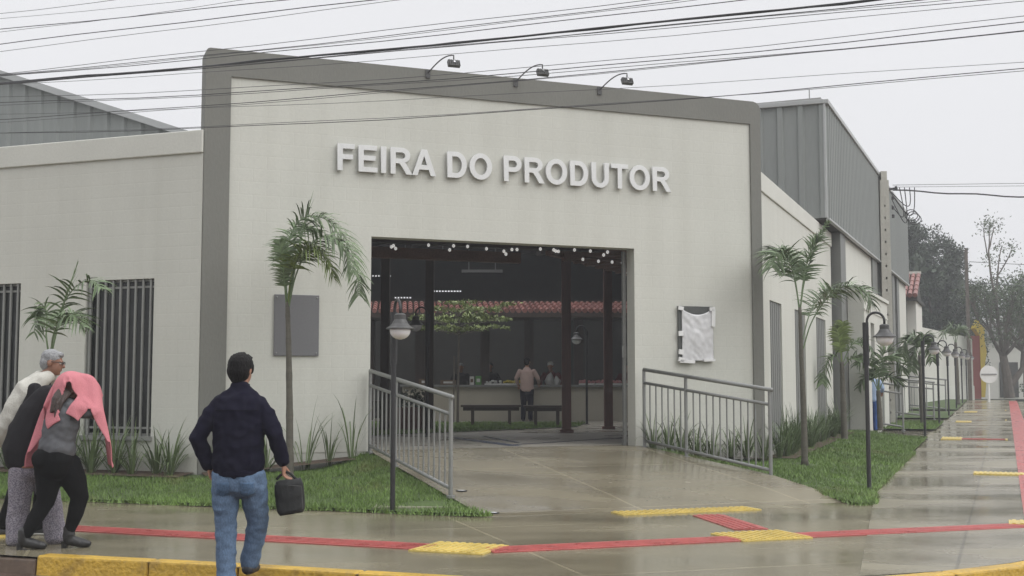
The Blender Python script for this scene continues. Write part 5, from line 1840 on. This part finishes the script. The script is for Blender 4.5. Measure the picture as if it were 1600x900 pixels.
def head(mb, c, f, s=1.0, tilt=0.0):
    """skull, jaw, nose, brow, ears, lips at c, looking along f (unit, horizontal)"""
    c = Vector(c); f = Vector(f).normalized(); sd = Vector((f.y, -f.x, 0)).normalized()
    Q0 = Matrix((sd, f, Vector((0, 0, 1)))).transposed()
    Q = Q0 @ Matrix.Rotation(-tilt, 3, 'X')
    L = lambda x, y, z: c + Q @ (Vector((x, y, z)) * s)
    mb.ell(L(0, -.012, .028), (.077 * s, .096 * s, .092 * s), Q)
    mb.ell(L(0, .022, -.03), (.064 * s, .074 * s, .085 * s), Q)
    mb.ell(L(0, .062, -.088), (.030 * s, .026 * s, .022 * s), Q)     # chin
    mb.tube([L(0, .088, .018), L(0, .108, -.022)], [.010 * s, .016 * s], 8, rnd=True)   # nose
    mb.tube([L(-.035, .080, .026), L(.035, .080, .026)], .012 * s, 8, rnd=True)         # brow
    mb.tube([L(-.022, .086, -.055), L(.022, .086, -.055)], .009 * s, 8, rnd=True)       # lips
    for k in (-1, 1):
        mb.ell(L(.078 * k, -.012, -.005), (.011 * s, .022 * s, .034 * s), Q, 10, 8)
    return L, Q

def hand(mb, w, d, side, thumb, curl=.5, s=1.0):
    """palm and five fingers from wrist w along d; side = across the palm; thumb sign along side"""
    w = Vector(w); d = Vector(d).normalized(); side = Vector(side); side = (side - d * side.dot(d)).normalized()
    nrm = d.cross(side)
    mb.tube([w - d * .02, w + d * .035 * s, w + d * .085 * s], [.02 * s, .017 * s, .013 * s], 10, lat=side, asp=[1.2, 2.2, 3.0], rnd=True)
    for i, (o, L) in enumerate(((-1.5, .060), (-.5, .074), (.5, .078), (1.5, .070))):
        o *= thumb
        p = w + d * .080 * s + side * o * .0195 * s
        pts = [p - d * .02 * s]
        dd = d.copy(); q = p
        for k in range(3):
            pts.append(q)
            dd = (dd + nrm * curl * .75).normalized()
            q = q + dd * (L * s / 3)
        pts.append(q)
        mb.tube(pts, [.0095 * s, .0095 * s, .009 * s, .0085 * s, .0075 * s], 8, rnd=True)
    p = w + d * .025 * s + side * thumb * .028 * s
    mb.tube([p, p + (d * .5 + side * thumb * .6 + nrm * .25) * .035 * s, p + (d * 1.0 + side * thumb * .62 + nrm * .6) * .055 * s], [.013 * s, .011 * s, .009 * s], 8, rnd=True)

def limb(mb, pts, rs, n=12, **k):
    mb.tube(pts, rs, n, rnd=True, **k)

def part(name, mb, mname, root, voxel, smooth=3, fold=0, fs=(6, 6, 3), seed=0):
    T = RM(root)
    me = fuse(mb, voxel, smooth, fold, fs, seed)
    return obj(name, me, M[mname], root, Matrix.Translation(T.translation) , smooth=True, norm=False)

# ---- man in navy fleece, seen from behind, stepping onto the kerb
man = thing('person', 'man in navy fleece and blue jeans seen from behind, stepping onto the kerb', 'person', (-2.085, 9.35, 0))
HC = Vector((.0, .035, 1.575)); HF = Vector((.30, .95, 0))
B = MB()
head(B, HC, HF, 1.05, .06)
limb(B, [(0, -.005, 1.36), (0, .02, 1.47), (.0, .03, 1.53)], [.07, .058, .056])
B.tube([(0, 0, .72), (0, 0, .82), (0, 0, .97), (0, 0, 1.15), (0, 0, 1.30), (0, 0, 1.385), (0, 0, 1.42)], [.10, .115, .10, .105, .105, .075, .045], 16, lat=(1, 0, 0), asp=[1.35, 1.4, 1.4, 1.5, 1.65, 1.9, 1.7], rnd=True)
LA = [(-.155, 0, 1.325), (-.305, -.045, 1.055), (-.235, .02, .845)]
RA = [(.155, 0, 1.325), (.275, -.025, 1.09), (.335, .04, .865)]
limb(B, LA, [.045, .038, .030]); limb(B, RA, [.045, .038, .030])
hand(B, (-.232, .022, .835), (.25, .12, -1), (.1, 1, 0), 1, .55)
hand(B, (.336, .045, .855), (.02, .10, -1), (0, 1, .1), 1, .95)
LG = [(-.095, 0, .80), (-.095, .01, .38), (-.075, -.02, -.06)]
RG = [(.100, 0, .80), (.125, .13, .42), (.052, .20, .10)]
limb(B, LG, [.085, .055, .042]); limb(B, RG, [.085, .055, .042])
limb(B, [(-.075, -.03, -.10), (-.085, .12, -.115)], [.036, .028]); limb(B, [(.052, .20, .06), (.065, .32, .035)], [.036, .028])
part('body', B, 'skin', man, .0068, 2)
C_ = MB()   # fleece
C_.tube([(0, 0, .775), (0, 0, .80), (0, 0, .86), (0, -.005, .97), (0, -.01, 1.15), (0, -.01, 1.27), (0, -.005, 1.35), (0, 0, 1.40), (0, 0, 1.44)], [.125, .135, .145, .142, .14, .135, .112, .084, .067], 20, lat=(1, 0, 0), asp=[1.38, 1.38, 1.36, 1.34, 1.42, 1.52, 1.66, 1.55, 1.15], rnd=True)
limb(C_, [(-.135, 0, 1.315)] + [(-.218, -.018, 1.215)] + LA[1:] , [.070, .069, .066, .050], 14)
limb(C_, [(.135, 0, 1.315)] + [(.210, -.012, 1.22)] + [RA[1], (.33, .035, .885)], [.070, .069, .064, .050], 14)
limb(C_, [(-.244, .013, .875), (-.236, .02, .85)], [.050, .046]); limb(C_, [(.328, .03, .905), (.334, .04, .875)], [.050, .046])
jk = part('fleece', C_, 'navy', man, .0085, 6, .012, (8, 8, 8), 3.1)
C_ = MB()
C_.tube([(0, .0, 1.385), (0, .006, 1.43), (0, .012, 1.468)], [.078, .070, .068], 18, lat=(1, 0, 0), asp=1.08, rnd=False)
part('collar', C_, 'navy', man, .008, 2, .004, (9, 9, 9))
C_ = MB(); C_.tube([(0, -.002, .768), (0, -.002, .815)], [.139, .141], 20, lat=(1, 0, 0), asp=1.33); part('hem_band', C_, 'navy', man, .008, 2, .003, (30, 30, 3))
C_ = MB()   # jeans
C_.tube([(0, 0, .70), (0, 0, .76), (0, 0, .82)], [.130, .128, .12], 18, lat=(1, 0, 0), asp=[1.42, 1.4, 1.42], rnd=True)
limb(C_, [(-.092, 0, .76), (-.095, .0, .60), (-.092, .015, .38), (-.08, -.005, .15), (-.075, -.02, -.07)], [.112, .100, .080, .072, .072], 16)
limb(C_, [(.095, 0, .76), (.115, .06, .60), (.128, .13, .41), (.095, .16, .25), (.055, .19, .085)], [.112, .100, .080, .074, .070], 16)
C_.ell((-.075, -.045, .715), (.085, .085, .11)); C_.ell((.08, -.045, .715), (.085, .085, .11))
part('jeans', C_, 'jeans', man, .0085, 2, .010, (7, 7, 9), 7.7)
jm = [c for c in man.children if c.name.startswith('jeans')][0]
def patch(src, name, mname, x0, x1, z0, z1, root, lift=.004, nx=10, nz=12, cut=.0):
    """a sewn-on piece that follows the garment behind it"""
    from mathutils.bvhtree import BVHTree
    me = src.data
    bv = BVHTree.FromPolygons([v.co for v in me.vertices], [tuple(p.vertices) for p in me.polygons])
    m_ = MB()
    for j in range(nz + 1):
        for i in range(nx + 1):
            u, v = i / nx, j / nz
            x = x0 + (x1 - x0) * u; z = z0 + (z1 - z0) * v + cut * (abs(u - .5) * 2) * (1 - v)
            h = bv.ray_cast(Vector((x, -1, z)), Vector((0, 1, 0)))
            p = h[0] + h[1] * lift if h[0] is not None else Vector((x, -.1, z))
            m_.v.append(tuple(p))
    for j in range(nz):
        for i in range(nx):
            k = j * (nx + 1) + i
            m_.f.append((k, k + 1, k + nx + 2, k + nx + 1))
    o = obj(name, m_, M[mname], root, Matrix.Translation(RM(root).translation), smooth=True)
    sf = o.modifiers.new('t', 'SOLIDIFY'); sf.thickness = .004
    return o
M['denim2'] = cloth('darker denim pocket', (.085, .14, .225), scale=4, fine=70, var=.4)
patch(jm, 'pocket', 'denim2', .040, .140, .62, .725, man, .0025, cut=.02); patch(jm, 'pocket', 'denim2', -.140, -.040, .62, .725, man, .0025, cut=.02)
M['navyseam'] = cloth('navy seam', (.006, .006, .012), scale=4)
patch(jk, 'yoke_seam', 'navyseam', -.165, .165, 1.262, 1.269, man, .003, 24, 1)
C_ = MB(); C_.tube([(.13, .06, .765), (.175, .045, .762)], [.05, .05], 10); part('shirt_tail', C_, 'sole', man, .01, 1)
for nm, a, b, zz in (('shoe', (-.075, -.06, -.105), (-.088, .15, -.118), -.15), ('shoe', (.052, .15, .045), (.068, .36, .03), 0)):
    C_ = MB(); limb(C_, [a, tuple((Vector(a) + Vector(b)) / 2 + Vector((0, 0, .0))), b], [.045, .042, .036], 12, lat=(1, 0, 0), asp=1.1)
    part('shoe', C_, 'shoe', man, .008, 2)
H_ = MB()
f_ = HF.normalized(); sd_ = Vector((f_.y, -f_.x, 0)); Q_ = Matrix((sd_, f_, Vector((0, 0, 1)))).transposed()
Lh = lambda x, y, z: HC + Q_ @ Vector((x, y, z))
H_.ell(Lh(0, -.012, .034), (.096, .108, .098), Q_); H_.ell(Lh(0, -.040, -.006), (.091, .082, .100), Q_); H_.ell(Lh(0, .045, .088), (.062, .055, .034), Q_)
H_.ell(Lh(.0, -.066, -.066), (.056, .036, .046), Q_); H_.ell(Lh(.078, .02, .012), (.016, .026, .045), Q_); H_.ell(Lh(-.078, .02, .012), (.016, .026, .045), Q_)
for k in range(18):
    a = RNG.uniform(0, 6.28); e = RNG.uniform(.5, 1.4)
    d = Vector((math.cos(a) * math.cos(e), math.sin(a) * math.cos(e), math.sin(e)))
    p = Lh(d.x * .090, -.012 + d.y * .102, .034 + d.z * .094)
    H_.tube([p, p + Q_ @ (d * .006 + Vector((RNG.uniform(-.012, .012), .012, 0)))], [.010, .005], 6)
part('hair', H_, 'hair', man, .0055, 2, .003, (40, 40, 14))

# bag in his right hand
bagt = thing('bag', 'small black zipped case held in the right hand of the man in navy', 'bag', (-2.085 + .375, 9.42, .44))
bo = Vector((-2.085 + .385, 9.40, 0))
C_ = MB(); C_.tube([bo + Vector((-.012, 0, .735)), bo + Vector((-.008, 0, .70)), bo + Vector((.0, 0, .60)), bo + Vector((.012, 0, .50)), bo + Vector((.016, 0, .475))], [.045, .062, .066, .062, .045], 14, lat=(1, .35, 0), asp=[2.1, 1.75, 1.72, 1.7, 2.0])
me = fuse(C_, .008, 3, .005, (8, 8, 8)); obj('case', me, M['bagm'], bagt, smooth=True, norm=False)
C_ = MB(); hpts = [bo + Vector((-.075 + .15 * k / 10 - .03, .01, .735 + .055 * math.sin(math.pi * k / 10))) for k in range(11)]
C_.tube(hpts, .010, 8); obj('handle', C_, M['bagm'], bagt, smooth=True)
C_ = MB(); C_.tube([bo + Vector((-.115 + .012, -.045, .70)), bo + Vector((.10, -.078, .69)), bo + Vector((.115, -.075, .52))], .004, 6); obj('zip', C_, M['shade'], bagt)

# ---- woman in grey top sheltering under a pink sweater
wm = thing('person', 'woman in grey top and black leggings sheltering under a pink sweater pulled over her head', 'person', (-4.087, 10.97, 0))
F = Vector((.8, .6, 0)); S = Vector((.6, -.8, 0))
B = MB()
head(B, (.09, .10, 1.40), F, .95, .5)
limb(B, [(.07, .02, 1.20), (.08, .06, 1.30)], [.06, .052])
B.tube([(.0, 0, .74), (.01, 0, .84), (.02, 0, .95), (.05, .01, 1.10), (.07, .02, 1.22), (.08, .03, 1.28)], [.13, .14, .115, .125, .105, .06], 16, lat=S, asp=[1.25, 1.3, 1.25, 1.3, 1.5, 1.6], rnd=True)
R1 = [(.19, -.06, 1.24), (.335, .02, 1.20), (.27, .13, 1.42)]
L1 = [(-.06, .10, 1.23), (-.13, .14, 1.16), (.0, .20, 1.40)]
limb(B, R1, [.05, .042, .03]); limb(B, L1, [.05, .042, .03])
hand(B, R1[2], (-.4, .1, .8), (0, 1, 0), 1, .6); hand(B, L1[2], (.4, .1, .8), (0, 1, 0), 1, .6)
g1 = [(-.05, .0, .78), (-.07, .0, .42), (-.245, -.02, .11)]
g2 = [(.085, .04, .78), (.20, .08, .45), (.105, .10, .14)]
limb(B, g1, [.10, .062, .042]); limb(B, g2, [.10, .062, .042])
limb(B, [(-.245, -.02, .06), (-.13, .0, .04)], [.034, .026]); limb(B, [(.10, .10, .06), (.22, .13, .04)], [.034, .026])
WB = B
part('body', B, 'skin', wm, .008, 2)
C_ = MB()
C_.tube([(.01, 0, .86), (.015, 0, .90), (.02, 0, .97), (.045, .01, 1.10), (.065, .02, 1.22), (.075, .03, 1.285)], [.155, .158, .142, .15, .13, .085], 18, lat=S, asp=[1.22, 1.22, 1.2, 1.24, 1.4, 1.5], rnd=True)
limb(C_, [(.15, -.05, 1.25), R1[0], (.335, .02, 1.20), (.30, .08, 1.30)], [.075, .072, .058, .05]); limb(C_, [(.0, .08, 1.25), L1[0], L1[1], (-.06, .17, 1.28)], [.075, .07, .058, .05])
part('top', C_, 'greytop', wm, .009, 3, .012, (8, 8, 9), 1.2)
C_ = MB()
C_.tube([(.0, 0, .72), (.0, 0, .80), (.01, 0, .88), (.012, 0, .905)], [.155, .168, .158, .14], 18, lat=S, asp=[1.15, 1.22, 1.2, 1.2], rnd=True)
C_.ell((-.06, -.07, .80), (.12, .11, .11)); C_.ell((.07, -.03, .80), (.11, .10, .11))
limb(C_, [(-.055, .0, .74), (-.055, .0, .60), (-.075, .0, .42), (-.16, -.012, .27), (-.238, -.02, .12)], [.128, .112, .078, .068, .046], 16)
limb(C_, [(.09, .04, .74), (.15, .06, .60), (.20, .08, .45), (.16, .09, .30), (.108, .10, .15)], [.125, .11, .08, .068, .047], 16)
part('leggings', C_, 'blackcloth', wm, .009, 3, .004, (8, 8, 8), 2.2)
for a, b in (((-.25, -.02, .16), (-.09, .01, .03)), ((.105, .10, .17), (.265, .14, .03))):
    a, b = Vector(a), Vector(b); d = (b - a); d.z = 0; d.normalize()
    C_ = MB(); base = Vector((a.x, a.y, 0))
    limb(C_, [a, base + Vector((0, 0, .10)), base + Vector((0, 0, .075))], [.052, .052, .05])
    limb(C_, [base + Vector((0, 0, .07)), base + d * .10 + Vector((0, 0, .045)), base + d * .17 + Vector((0, 0, .03))], [.048, .042, .03], 12)
    bt = part('boot', C_, 'leather', wm, .008, 3, .004, (16, 16, 16))
    C_ = MB(); p = base - d * .035
    C_.tube([p + Vector((0, 0, .06)), p + Vector((0, 0, .003))], [.033, .026], 10); obj('heel', C_, M['leather'], bt, Matrix.Translation(RM(wm).translation))
C_ = MB()
limb(C_, [(.06, -.04, 1.40), (.03, -.12, 1.33), (.01, -.155, 1.22)], [.05, .034, .014]); limb(C_, [(.08, -.05, 1.38), (.05, -.13, 1.29), (.045, -.16, 1.17)], [.045, .022, .007]); limb(C_, [(.11, -.05, 1.38), (.09, -.13, 1.30), (.08, -.15, 1.22)], [.035, .018, .006])
part('hair', C_, 'hairb', wm, .008, 3, .003, (30, 30, 5))
# pink sweater: cut flat as a sweater shape and let fall over her head and raised arms
def drape(shape, place, mass, colliders, frames=46, step=.022, thick=.012, bend=.4, seed=0):
    xs = np.arange(-1.0, 1.0, step); ys = np.arange(-.6, .6, step)
    ids, mb_ = {}, MB()
    def vid(i, j):
        if (i, j) not in ids:
            ids[(i, j)] = len(mb_.v)
            mb_.v.append(tuple(place @ Vector((xs[i], ys[j], .012 * noise.noise(Vector((xs[i] * 6, ys[j] * 6, seed)))))))
        return ids[(i, j)]
    for i in range(len(xs) - 1):
        for j in range(len(ys) - 1):
            if shape(xs[i] + step / 2, ys[j] + step / 2):
                mb_.f.append((vid(i, j), vid(i + 1, j), vid(i + 1, j + 1), vid(i, j + 1)))
    co_ = []
    for me in colliders:
        o = bpy.data.objects.new('tmp', me); COL.objects.link(o)
        o.modifiers.new('c', 'COLLISION')
        o.collision.thickness_outer = .012; o.collision.cloth_friction = 30
        co_.append(o)
    me = mesh_of(mb_, 'drape'); o = bpy.data.objects.new('tmp', me); COL.objects.link(o)
    c = o.modifiers.new('cloth', 'CLOTH'); q = c.settings
    q.quality = 7; q.mass = mass; q.tension_stiffness = 12; q.compression_stiffness = 12; q.shear_stiffness = 3; q.bending_stiffness = bend
    q.tension_damping = 8; q.air_damping = 2
    k = c.collision_settings; k.collision_quality = 3; k.distance_min = .010; k.use_self_collision = True; k.self_distance_min = .008; k.friction = 25
    c.point_cache.frame_start = 1; c.point_cache.frame_end = frames + 2
    for f_ in range(1, frames + 1):
        SC.frame_set(f_)
    dg = bpy.context.evaluated_depsgraph_get()
    m1 = bpy.data.meshes.new_from_object(o.evaluated_get(dg))
    bpy.data.objects.remove(o)
    for q_ in co_: bpy.data.objects.remove(q_)
    SC.frame_set(1)
    o = bpy.data.objects.new('tmp', m1); COL.objects.link(o)
    t_ = o.modifiers.new('t', 'SOLIDIFY'); t_.thickness = thick; t_.offset = 0
    t_ = o.modifiers.new('s', 'SUBSURF'); t_.levels = 1; t_.render_levels = 1
    dg = bpy.context.evaluated_depsgraph_get()
    m2 = bpy.data.meshes.new_from_object(o.evaluated_get(dg))
    bpy.data.objects.remove(o)
    for p in m2.polygons: p.use_smooth = True
    return m2
WB.ell((.09, .08, 1.42), (.105, .125, .125))
coll = fuse(WB, .014, 2)
nn = [v.normal.copy() for v in coll.vertices]
for v, n in zip(coll.vertices, nn): v.co += n * .016
def sweater_shape(x, y):
    if -.33 < x < .36 and -.155 < y < .27: return True
    if -.98 < x <= -.33: return abs(y + .03) < .15 - .04 * (-.33 - x) / .65
    if .36 <= x < .99: return abs(y + .03) < .165 - .04 * (x - .36) / .63
    if -.33 < x < -.02 and -.46 < y <= -.155: return True if (x < -.33 + (y + .46) * .9 + .06) or x < -.1 + (y + .155) * .3 else False
    if .20 < x < .36 and -.36 < y <= -.155: return True
    return False
sw = drape(sweater_shape, Matrix.Translation((.10, .06, 1.60)) @ Matrix.Rotation(R(-4), 4, 'Z') @ Matrix.Rotation(R(3), 4, 'Y'), .25, [coll])
obj('sweater', sw, M['pink'], wm, Matrix.Translation(RM(wm).translation), norm=False)

# ---- person under a dark coat, printed trousers
pd = thing('person', 'person under a dark coat wearing lilac grey printed trousers, beside the pink sweater', 'person', (-4.416, 11.32, 0))
F = Vector((.95, .3, 0)); S = Vector((.3, -.95, 0))
B = MB()
head(B, (.15, .03, 1.33), F, .93, .5)
limb(B, [(.05, 0, 1.15), (.11, .02, 1.25)], [.058, .05])
B.tube([(-.04, 0, .68), (-.04, 0, .78), (-.03, 0, .9), (.01, 0, 1.05), (.05, 0, 1.17)], [.12, .125, .11, .115, .07], 14, lat=S, asp=1.3, rnd=True)
for k, hy in ((-1, .12), (1, -.13)):
    limb(B, [(.03, -hy * .8, 1.14), (.13, -hy * .7, 1.04), (.15, -hy * .4, 1.22)], [.048, .04, .03]); hand(B, (.15, -hy * .4, 1.22), (-.1, .1 * k, 1), (1, 0, 0), k, .5, .9)
gL = [(-.07, -.05, .70), (-.10, -.04, .40), (-.11, -.05, .07)]; gR = [(.05, .06, .70), (.13, .06, .40), (.20, .05, .08)]
limb(B, gL, [.09, .06, .04]); limb(B, gR, [.09, .06, .04])
limb(B, [(-.11, -.05, .045), (.0, -.04, .03)], [.034, .026]); limb(B, [(.20, .05, .05), (.31, .06, .03)], [.034, .026])
part('body', B, 'skin', pd, .009, 2)
C_ = MB()
C_.tube([(-.02, 0, .66), (-.02, 0, .73)], [.135, .13], 14, lat=S, asp=1.2, rnd=True)
limb(C_, [(-.075, -.05, .68), (-.10, -.045, .42), (-.12, -.05, .18), (-.115, -.05, .05)], [.125, .10, .092, .098], 14)
limb(C_, [(.05, .06, .68), (.13, .06, .42), (.18, .05, .20), (.205, .05, .06)], [.12, .10, .09, .096], 14)
part('trousers', C_, 'print', pd, .010, 2, .010, (8, 8, 5), 3.3)
C_ = MB(); C_.tube([(-.03, 0, .70), (-.03, 0, .765)], [.142, .145], 16, lat=S, asp=1.22); part('shirt_hem', C_, 'skin', pd, .012, 1)
for x, y in ((-.07, -.045), (.25, .055)):
    C_ = MB(); limb(C_, [(x - .06, y, .04), (x + .09, y + .01, .03)], [.042, .034]); part('shoe', C_, 'shoe', pd, .01, 2)
C_ = MB()
C_.ell((.13, .02, 1.355), (.125, .13, .10))
C_.tube([(.12, 0, 1.36), (.02, 0, 1.20), (-.05, 0, 1.02), (-.09, 0, .86), (-.09, 0, .775)], [.12, .165, .185, .19, .17], 16, lat=S, asp=1.15, rnd=True)
part('jacket', C_, 'charcoal', pd, .011, 3, .010, (6, 6, 4), 9.0)
C_.ell((-.06, -.05, 1.05), (.17, .17, .2))
def coat_shape(x, y):
    if -.34 < x < .30 and -.20 < y < .30: return True
    return -.62 < y <= -.20 and -.50 < x < .24
def coat_shape(x, y):
    return -.86 < x < .20 and -.50 < y < .34 and not (x > .05 and y < -.30)
coll = fuse(C_, .016, 2)
cw = drape(coat_shape, Matrix.Translation((.13, .0, 1.54)) @ Matrix.Rotation(R(30), 4, 'Z'), .35, [coll], 46, .026, .016, 1.5, 3)
obj('coat', cw, M['charcoal'], pd, Matrix.Translation(RM(pd).translation), norm=False)

# ---- grey haired man with glasses, cream knit over his shoulder
om = thing('person', 'grey haired man with glasses and a cream knit over his shoulder', 'person', (-4.65, 11.95, 0))
F = Vector((.97, .12, 0)).normalized(); S = Vector((F.y, -F.x, 0))
HC = Vector((.145, .0, 1.672))
B = MB()
Lf, Qf = head(B, HC, F, 1.02, .16)
limb(B, [(.03, 0, 1.44), (.08, 0, 1.54), (.12, 0, 1.60)], [.075, .062, .06])
B.tube([(-.03, 0, .86), (-.03, 0, .95), (-.02, 0, 1.1), (.0, 0, 1.28), (.03, 0, 1.42), (.04, 0, 1.47)], [.12, .13, .13, .135, .11, .06], 16, lat=S, asp=[1.3, 1.3, 1.3, 1.4, 1.7, 1.6], rnd=True)
for k in (-1, 1):
    limb(B, [Vector((.02, 0, 1.42)) + S * .2 * k, Vector((-.04, 0, 1.15)) + S * .26 * k, Vector((.08, 0, .95)) + S * .24 * k], [.055, .043, .03]); hand(B, Vector((.08, 0, .95)) + S * .24 * k, (.4, 0, -1), F, 1, .5)
g1 = [(-.08, -.07, .85), (-.13, -.06, .47), (-.27, -.05, .12)]; g2 = [(-.02, .08, .85), (.06, .08, .46), (.02, .08, .08)]
limb(B, g1, [.09, .06, .042]); limb(B, g2, [.09, .06, .042])
limb(B, [(-.27, -.05, .06), (-.15, -.04, .035)], [.036, .028]); limb(B, [(.02, .08, .05), (.16, .08, .035)], [.036, .028])
part('body', B, 'skinb', om, .0075, 2)
C_ = MB(); C_.tube([(-.03, 0, .84), (-.02, 0, 1.1), (.0, 0, 1.28), (.03, 0, 1.42), (.05, 0, 1.49)], [.14, .15, .15, .12, .075], 16, lat=S, asp=[1.3, 1.3, 1.4, 1.65, 1.3], rnd=True)
for k in (-1, 1):
    limb(C_, [Vector((.02, 0, 1.42)) + S * .19 * k, Vector((-.04, 0, 1.15)) + S * .26 * k, Vector((.07, 0, .97)) + S * .24 * k], [.075, .062, .05])
part('jacket', C_, 'charcoal', om, .011, 3, .01, (7, 7, 5), 2.0)
C_ = MB()
limb(C_, [(-.08, -.07, .84), (-.13, -.06, .47), (-.26, -.05, .12)], [.11, .085, .07]); limb(C_, [(-.02, .08, .84), (.06, .08, .46), (.02, .08, .09)], [.11, .085, .07])
C_.tube([(-.04, 0, .80), (-.03, 0, .9)], [.13, .13], 14, lat=S, asp=1.25, rnd=True)
part('trousers', C_, 'blackcloth', om, .011, 2, .008, (8, 8, 5))
for a, b in (((-.29, -.05, .05), (-.13, -.04, .035)), ((-.02, .08, .05), (.17, .08, .035))):
    C_ = MB(); limb(C_, [a, b], [.048, .036]); sh_ = part('shoe', C_, 'shoe', om, .01, 2)
    C_ = MB(); limb(C_, [Vector(a) - Vector((.01, 0, .035)), Vector(b) - Vector((-.01, 0, .02))], [.02, .018], lat=S, asp=2.0)
    obj('sole', fuse(C_, .009, 1), M['sole'], sh_, Matrix.Translation(RM(om).translation), norm=False)
C_ = MB()   # knit draped across the back and shoulder
limb(C_, [(.13, -.03, 1.545), (.06, -.10, 1.50), (-.03, -.17, 1.42), (-.13, -.20, 1.24), (-.22, -.20, 1.06), (-.285, -.18, .92)], [.055, .085, .105, .10, .09, .06])
limb(C_, [(.02, .0, 1.54), (-.06, .02, 1.46), (-.16, .0, 1.26), (-.24, -.02, 1.05), (-.30, -.05, .93)], [.06, .10, .11, .10, .06])
limb(C_, [(.13, .05, 1.54), (.06, .14, 1.47), (.03, .18, 1.3)], [.05, .07, .05])
part('knit', C_, 'cream', om, .011, 3, .014, (8, 8, 5), 4.4)
H_ = MB(); P_ = lambda x, y, z: Lf(x, y, z)
H_.ell(P_(0, -.022, .052), (.084, .098, .082), Qf); H_.ell(P_(0, -.058, .0), (.078, .062, .08), Qf)
H_.ell(P_(0, .04, .088), (.055, .05, .03), Qf)
part('hair', H_, 'hairg', om, .007, 2, .006, (34, 34, 34))
C_ = MB()
for k in (-1, 1):
    C_.tube([P_(.034 * k + .024 * math.cos(R(a)), .100, .012 + .017 * math.sin(R(a))) for a in range(0, 361, 30)], .0032, 6)
    C_.tube([P_(.058 * k, .097, .016), P_(.074 * k, .07, .018), P_(.082 * k, -.01, .014)], .003, 6)
C_.tube([P_(-.010, .103, .014), P_(.010, .103, .014)], .003, 6)
obj('glasses', C_, M['blackpaint'], om, Matrix.Translation(RM(om).translation))
C_ = MB()
for k in (-1, 1):
    C_.ell(P_(.032 * k, .078, .010), (.012, .010, .009), Qf, 10, 8)
obj('eyes', C_, M['sole'], om, Matrix.Translation(RM(om).translation), smooth=True)

# ---- distant people
def simple_person(label, loc, h, az, top, trousers, hair='hair', arms=((.12, -.30), (.12, -.30)), lean=0.0, extra=None, skin='skin'):
    """standing figure: arms = (forward reach, hand height relative to shoulder) left and right"""
    t = thing('person', label, 'person', loc)
    Z0 = Vector((0, 0, 0)); s = h / 1.75
    f = Vector((math.sin(R(az)), math.cos(R(az)), 0)); sd = Vector((f.y, -f.x, 0))
    P = lambda x, y, z: (sd * x + f * (y + lean * max(0, z - .9)) + Vector((0, 0, z * (1 - .25 * lean * (z > .9))))) * s + Vector((0, 0, 0))
    B, C1, C2, H_ = MB(), MB(), MB(), MB()
    hc = P(0, .03, 1.62)
    Lx, Qx = head(B, hc, f, s, lean * .6)
    limb(B, [P(0, 0, 1.40), P(0, .02, 1.55)], [.06 * s, .052 * s])
    tor = [P(0, 0, .86), P(0, 0, 1.0), P(0, 0, 1.2), P(0, 0, 1.36), P(0, 0, 1.43)]
    B.tube(tor, [.11 * s, .105 * s, .11 * s, .10 * s, .05 * s], 12, lat=sd, asp=1.45, rnd=True)
    C1.tube(tor, [.135 * s, .13 * s, .135 * s, .12 * s, .07 * s], 14, lat=sd, asp=1.4, rnd=True)
    for k, (rf, hz_) in ((-1, arms[0]), (1, arms[1])):
        a, c = P(.19 * k, 0, 1.37), P(.27 * k, rf, 1.37 + hz_)
        e = P(.30 * k, rf * .3 - .04, 1.37 + min(hz_ * .55, -.2))
        limb(B, [a, e, c], [.05 * s, .042 * s, .03 * s], 8); limb(C1, [a, e, e.lerp(c, .8)], [.07 * s, .058 * s, .046 * s], 10)
        hand(B, c, (c - e), sd, -k, .5, s)
    for k in (-1, 1):
        pts = [P(.09 * k, 0, .86), P(.10 * k, .02, .46), P(.10 * k, -.02, .08)]
        limb(B, pts, [.085 * s, .055 * s, .04 * s], 8); limb(C2, pts, [.105 * s, .078 * s, .062 * s], 10)
        limb(B, [P(.10 * k, -.03, .05), P(.11 * k, .13, .035)], [.034 * s, .026 * s], 8)
        S_ = MB(); limb(S_, [P(.10 * k, -.04, .05), P(.11 * k, .15, .04)], [.045 * s, .035 * s], 8)
        part('shoe', S_, 'shoe', t, .014, 1)
    C2.tube([P(0, 0, .82), P(0, 0, .92)], [.125 * s, .12 * s], 12, lat=sd, asp=1.35, rnd=True)
    part('body', B, skin, t, .011, 1); part('shirt', C1, top, t, .016, 2, .008); part('trousers', C2, trousers, t, .016, 2, .006)
    H_.ell(Lx(0, -.02, .045), (.088 * s, .105 * s, .088 * s), Qx, 12, 8); H_.ell(Lx(0, -.05, -.01), (.08 * s, .066 * s, .09 * s), Qx, 12, 8)
    part('hair', H_, hair, t, .012, 1)
    return t
simple_person('person in pale pink shirt and dark trousers standing at the stall counter, back turned', (.40, 32.75, .5), 1.72, 12, 'pinkshirt', 'navy', arms=((.10, -.36), (.34, -.34)))
simple_person('vendor with white cap and yellow green shoulder bending over the counter', (1.12, 34.25, .5), 1.78, 190, 'redcloth', 'blackcloth', 'sole', arms=((.3, -.4), (.3, -.4)), lean=.35)
simple_person('vendor in black clothes behind the counter by the green carton', (-.62, 34.35, .5), 1.62, 180, 'blackcloth', 'blackcloth')
simple_person('dark clothed vendor with a pale cap behind the counter, near the tree trunk', (-1.45, 34.45, .5), 1.6, 170, 'charcoal', 'blackcloth', 'hairg')
simple_person('vendor in dark red behind the pink wrapped goods by the right jamb', (3.22, 34.3, .5), 1.6, 190, 'redcloth', 'blackcloth')
simple_person('person in pale and bright blue clothes walking behind the side street railing', (9.12, 31.0, .28), 1.66, 22, 'paleblue', 'blueshirt')
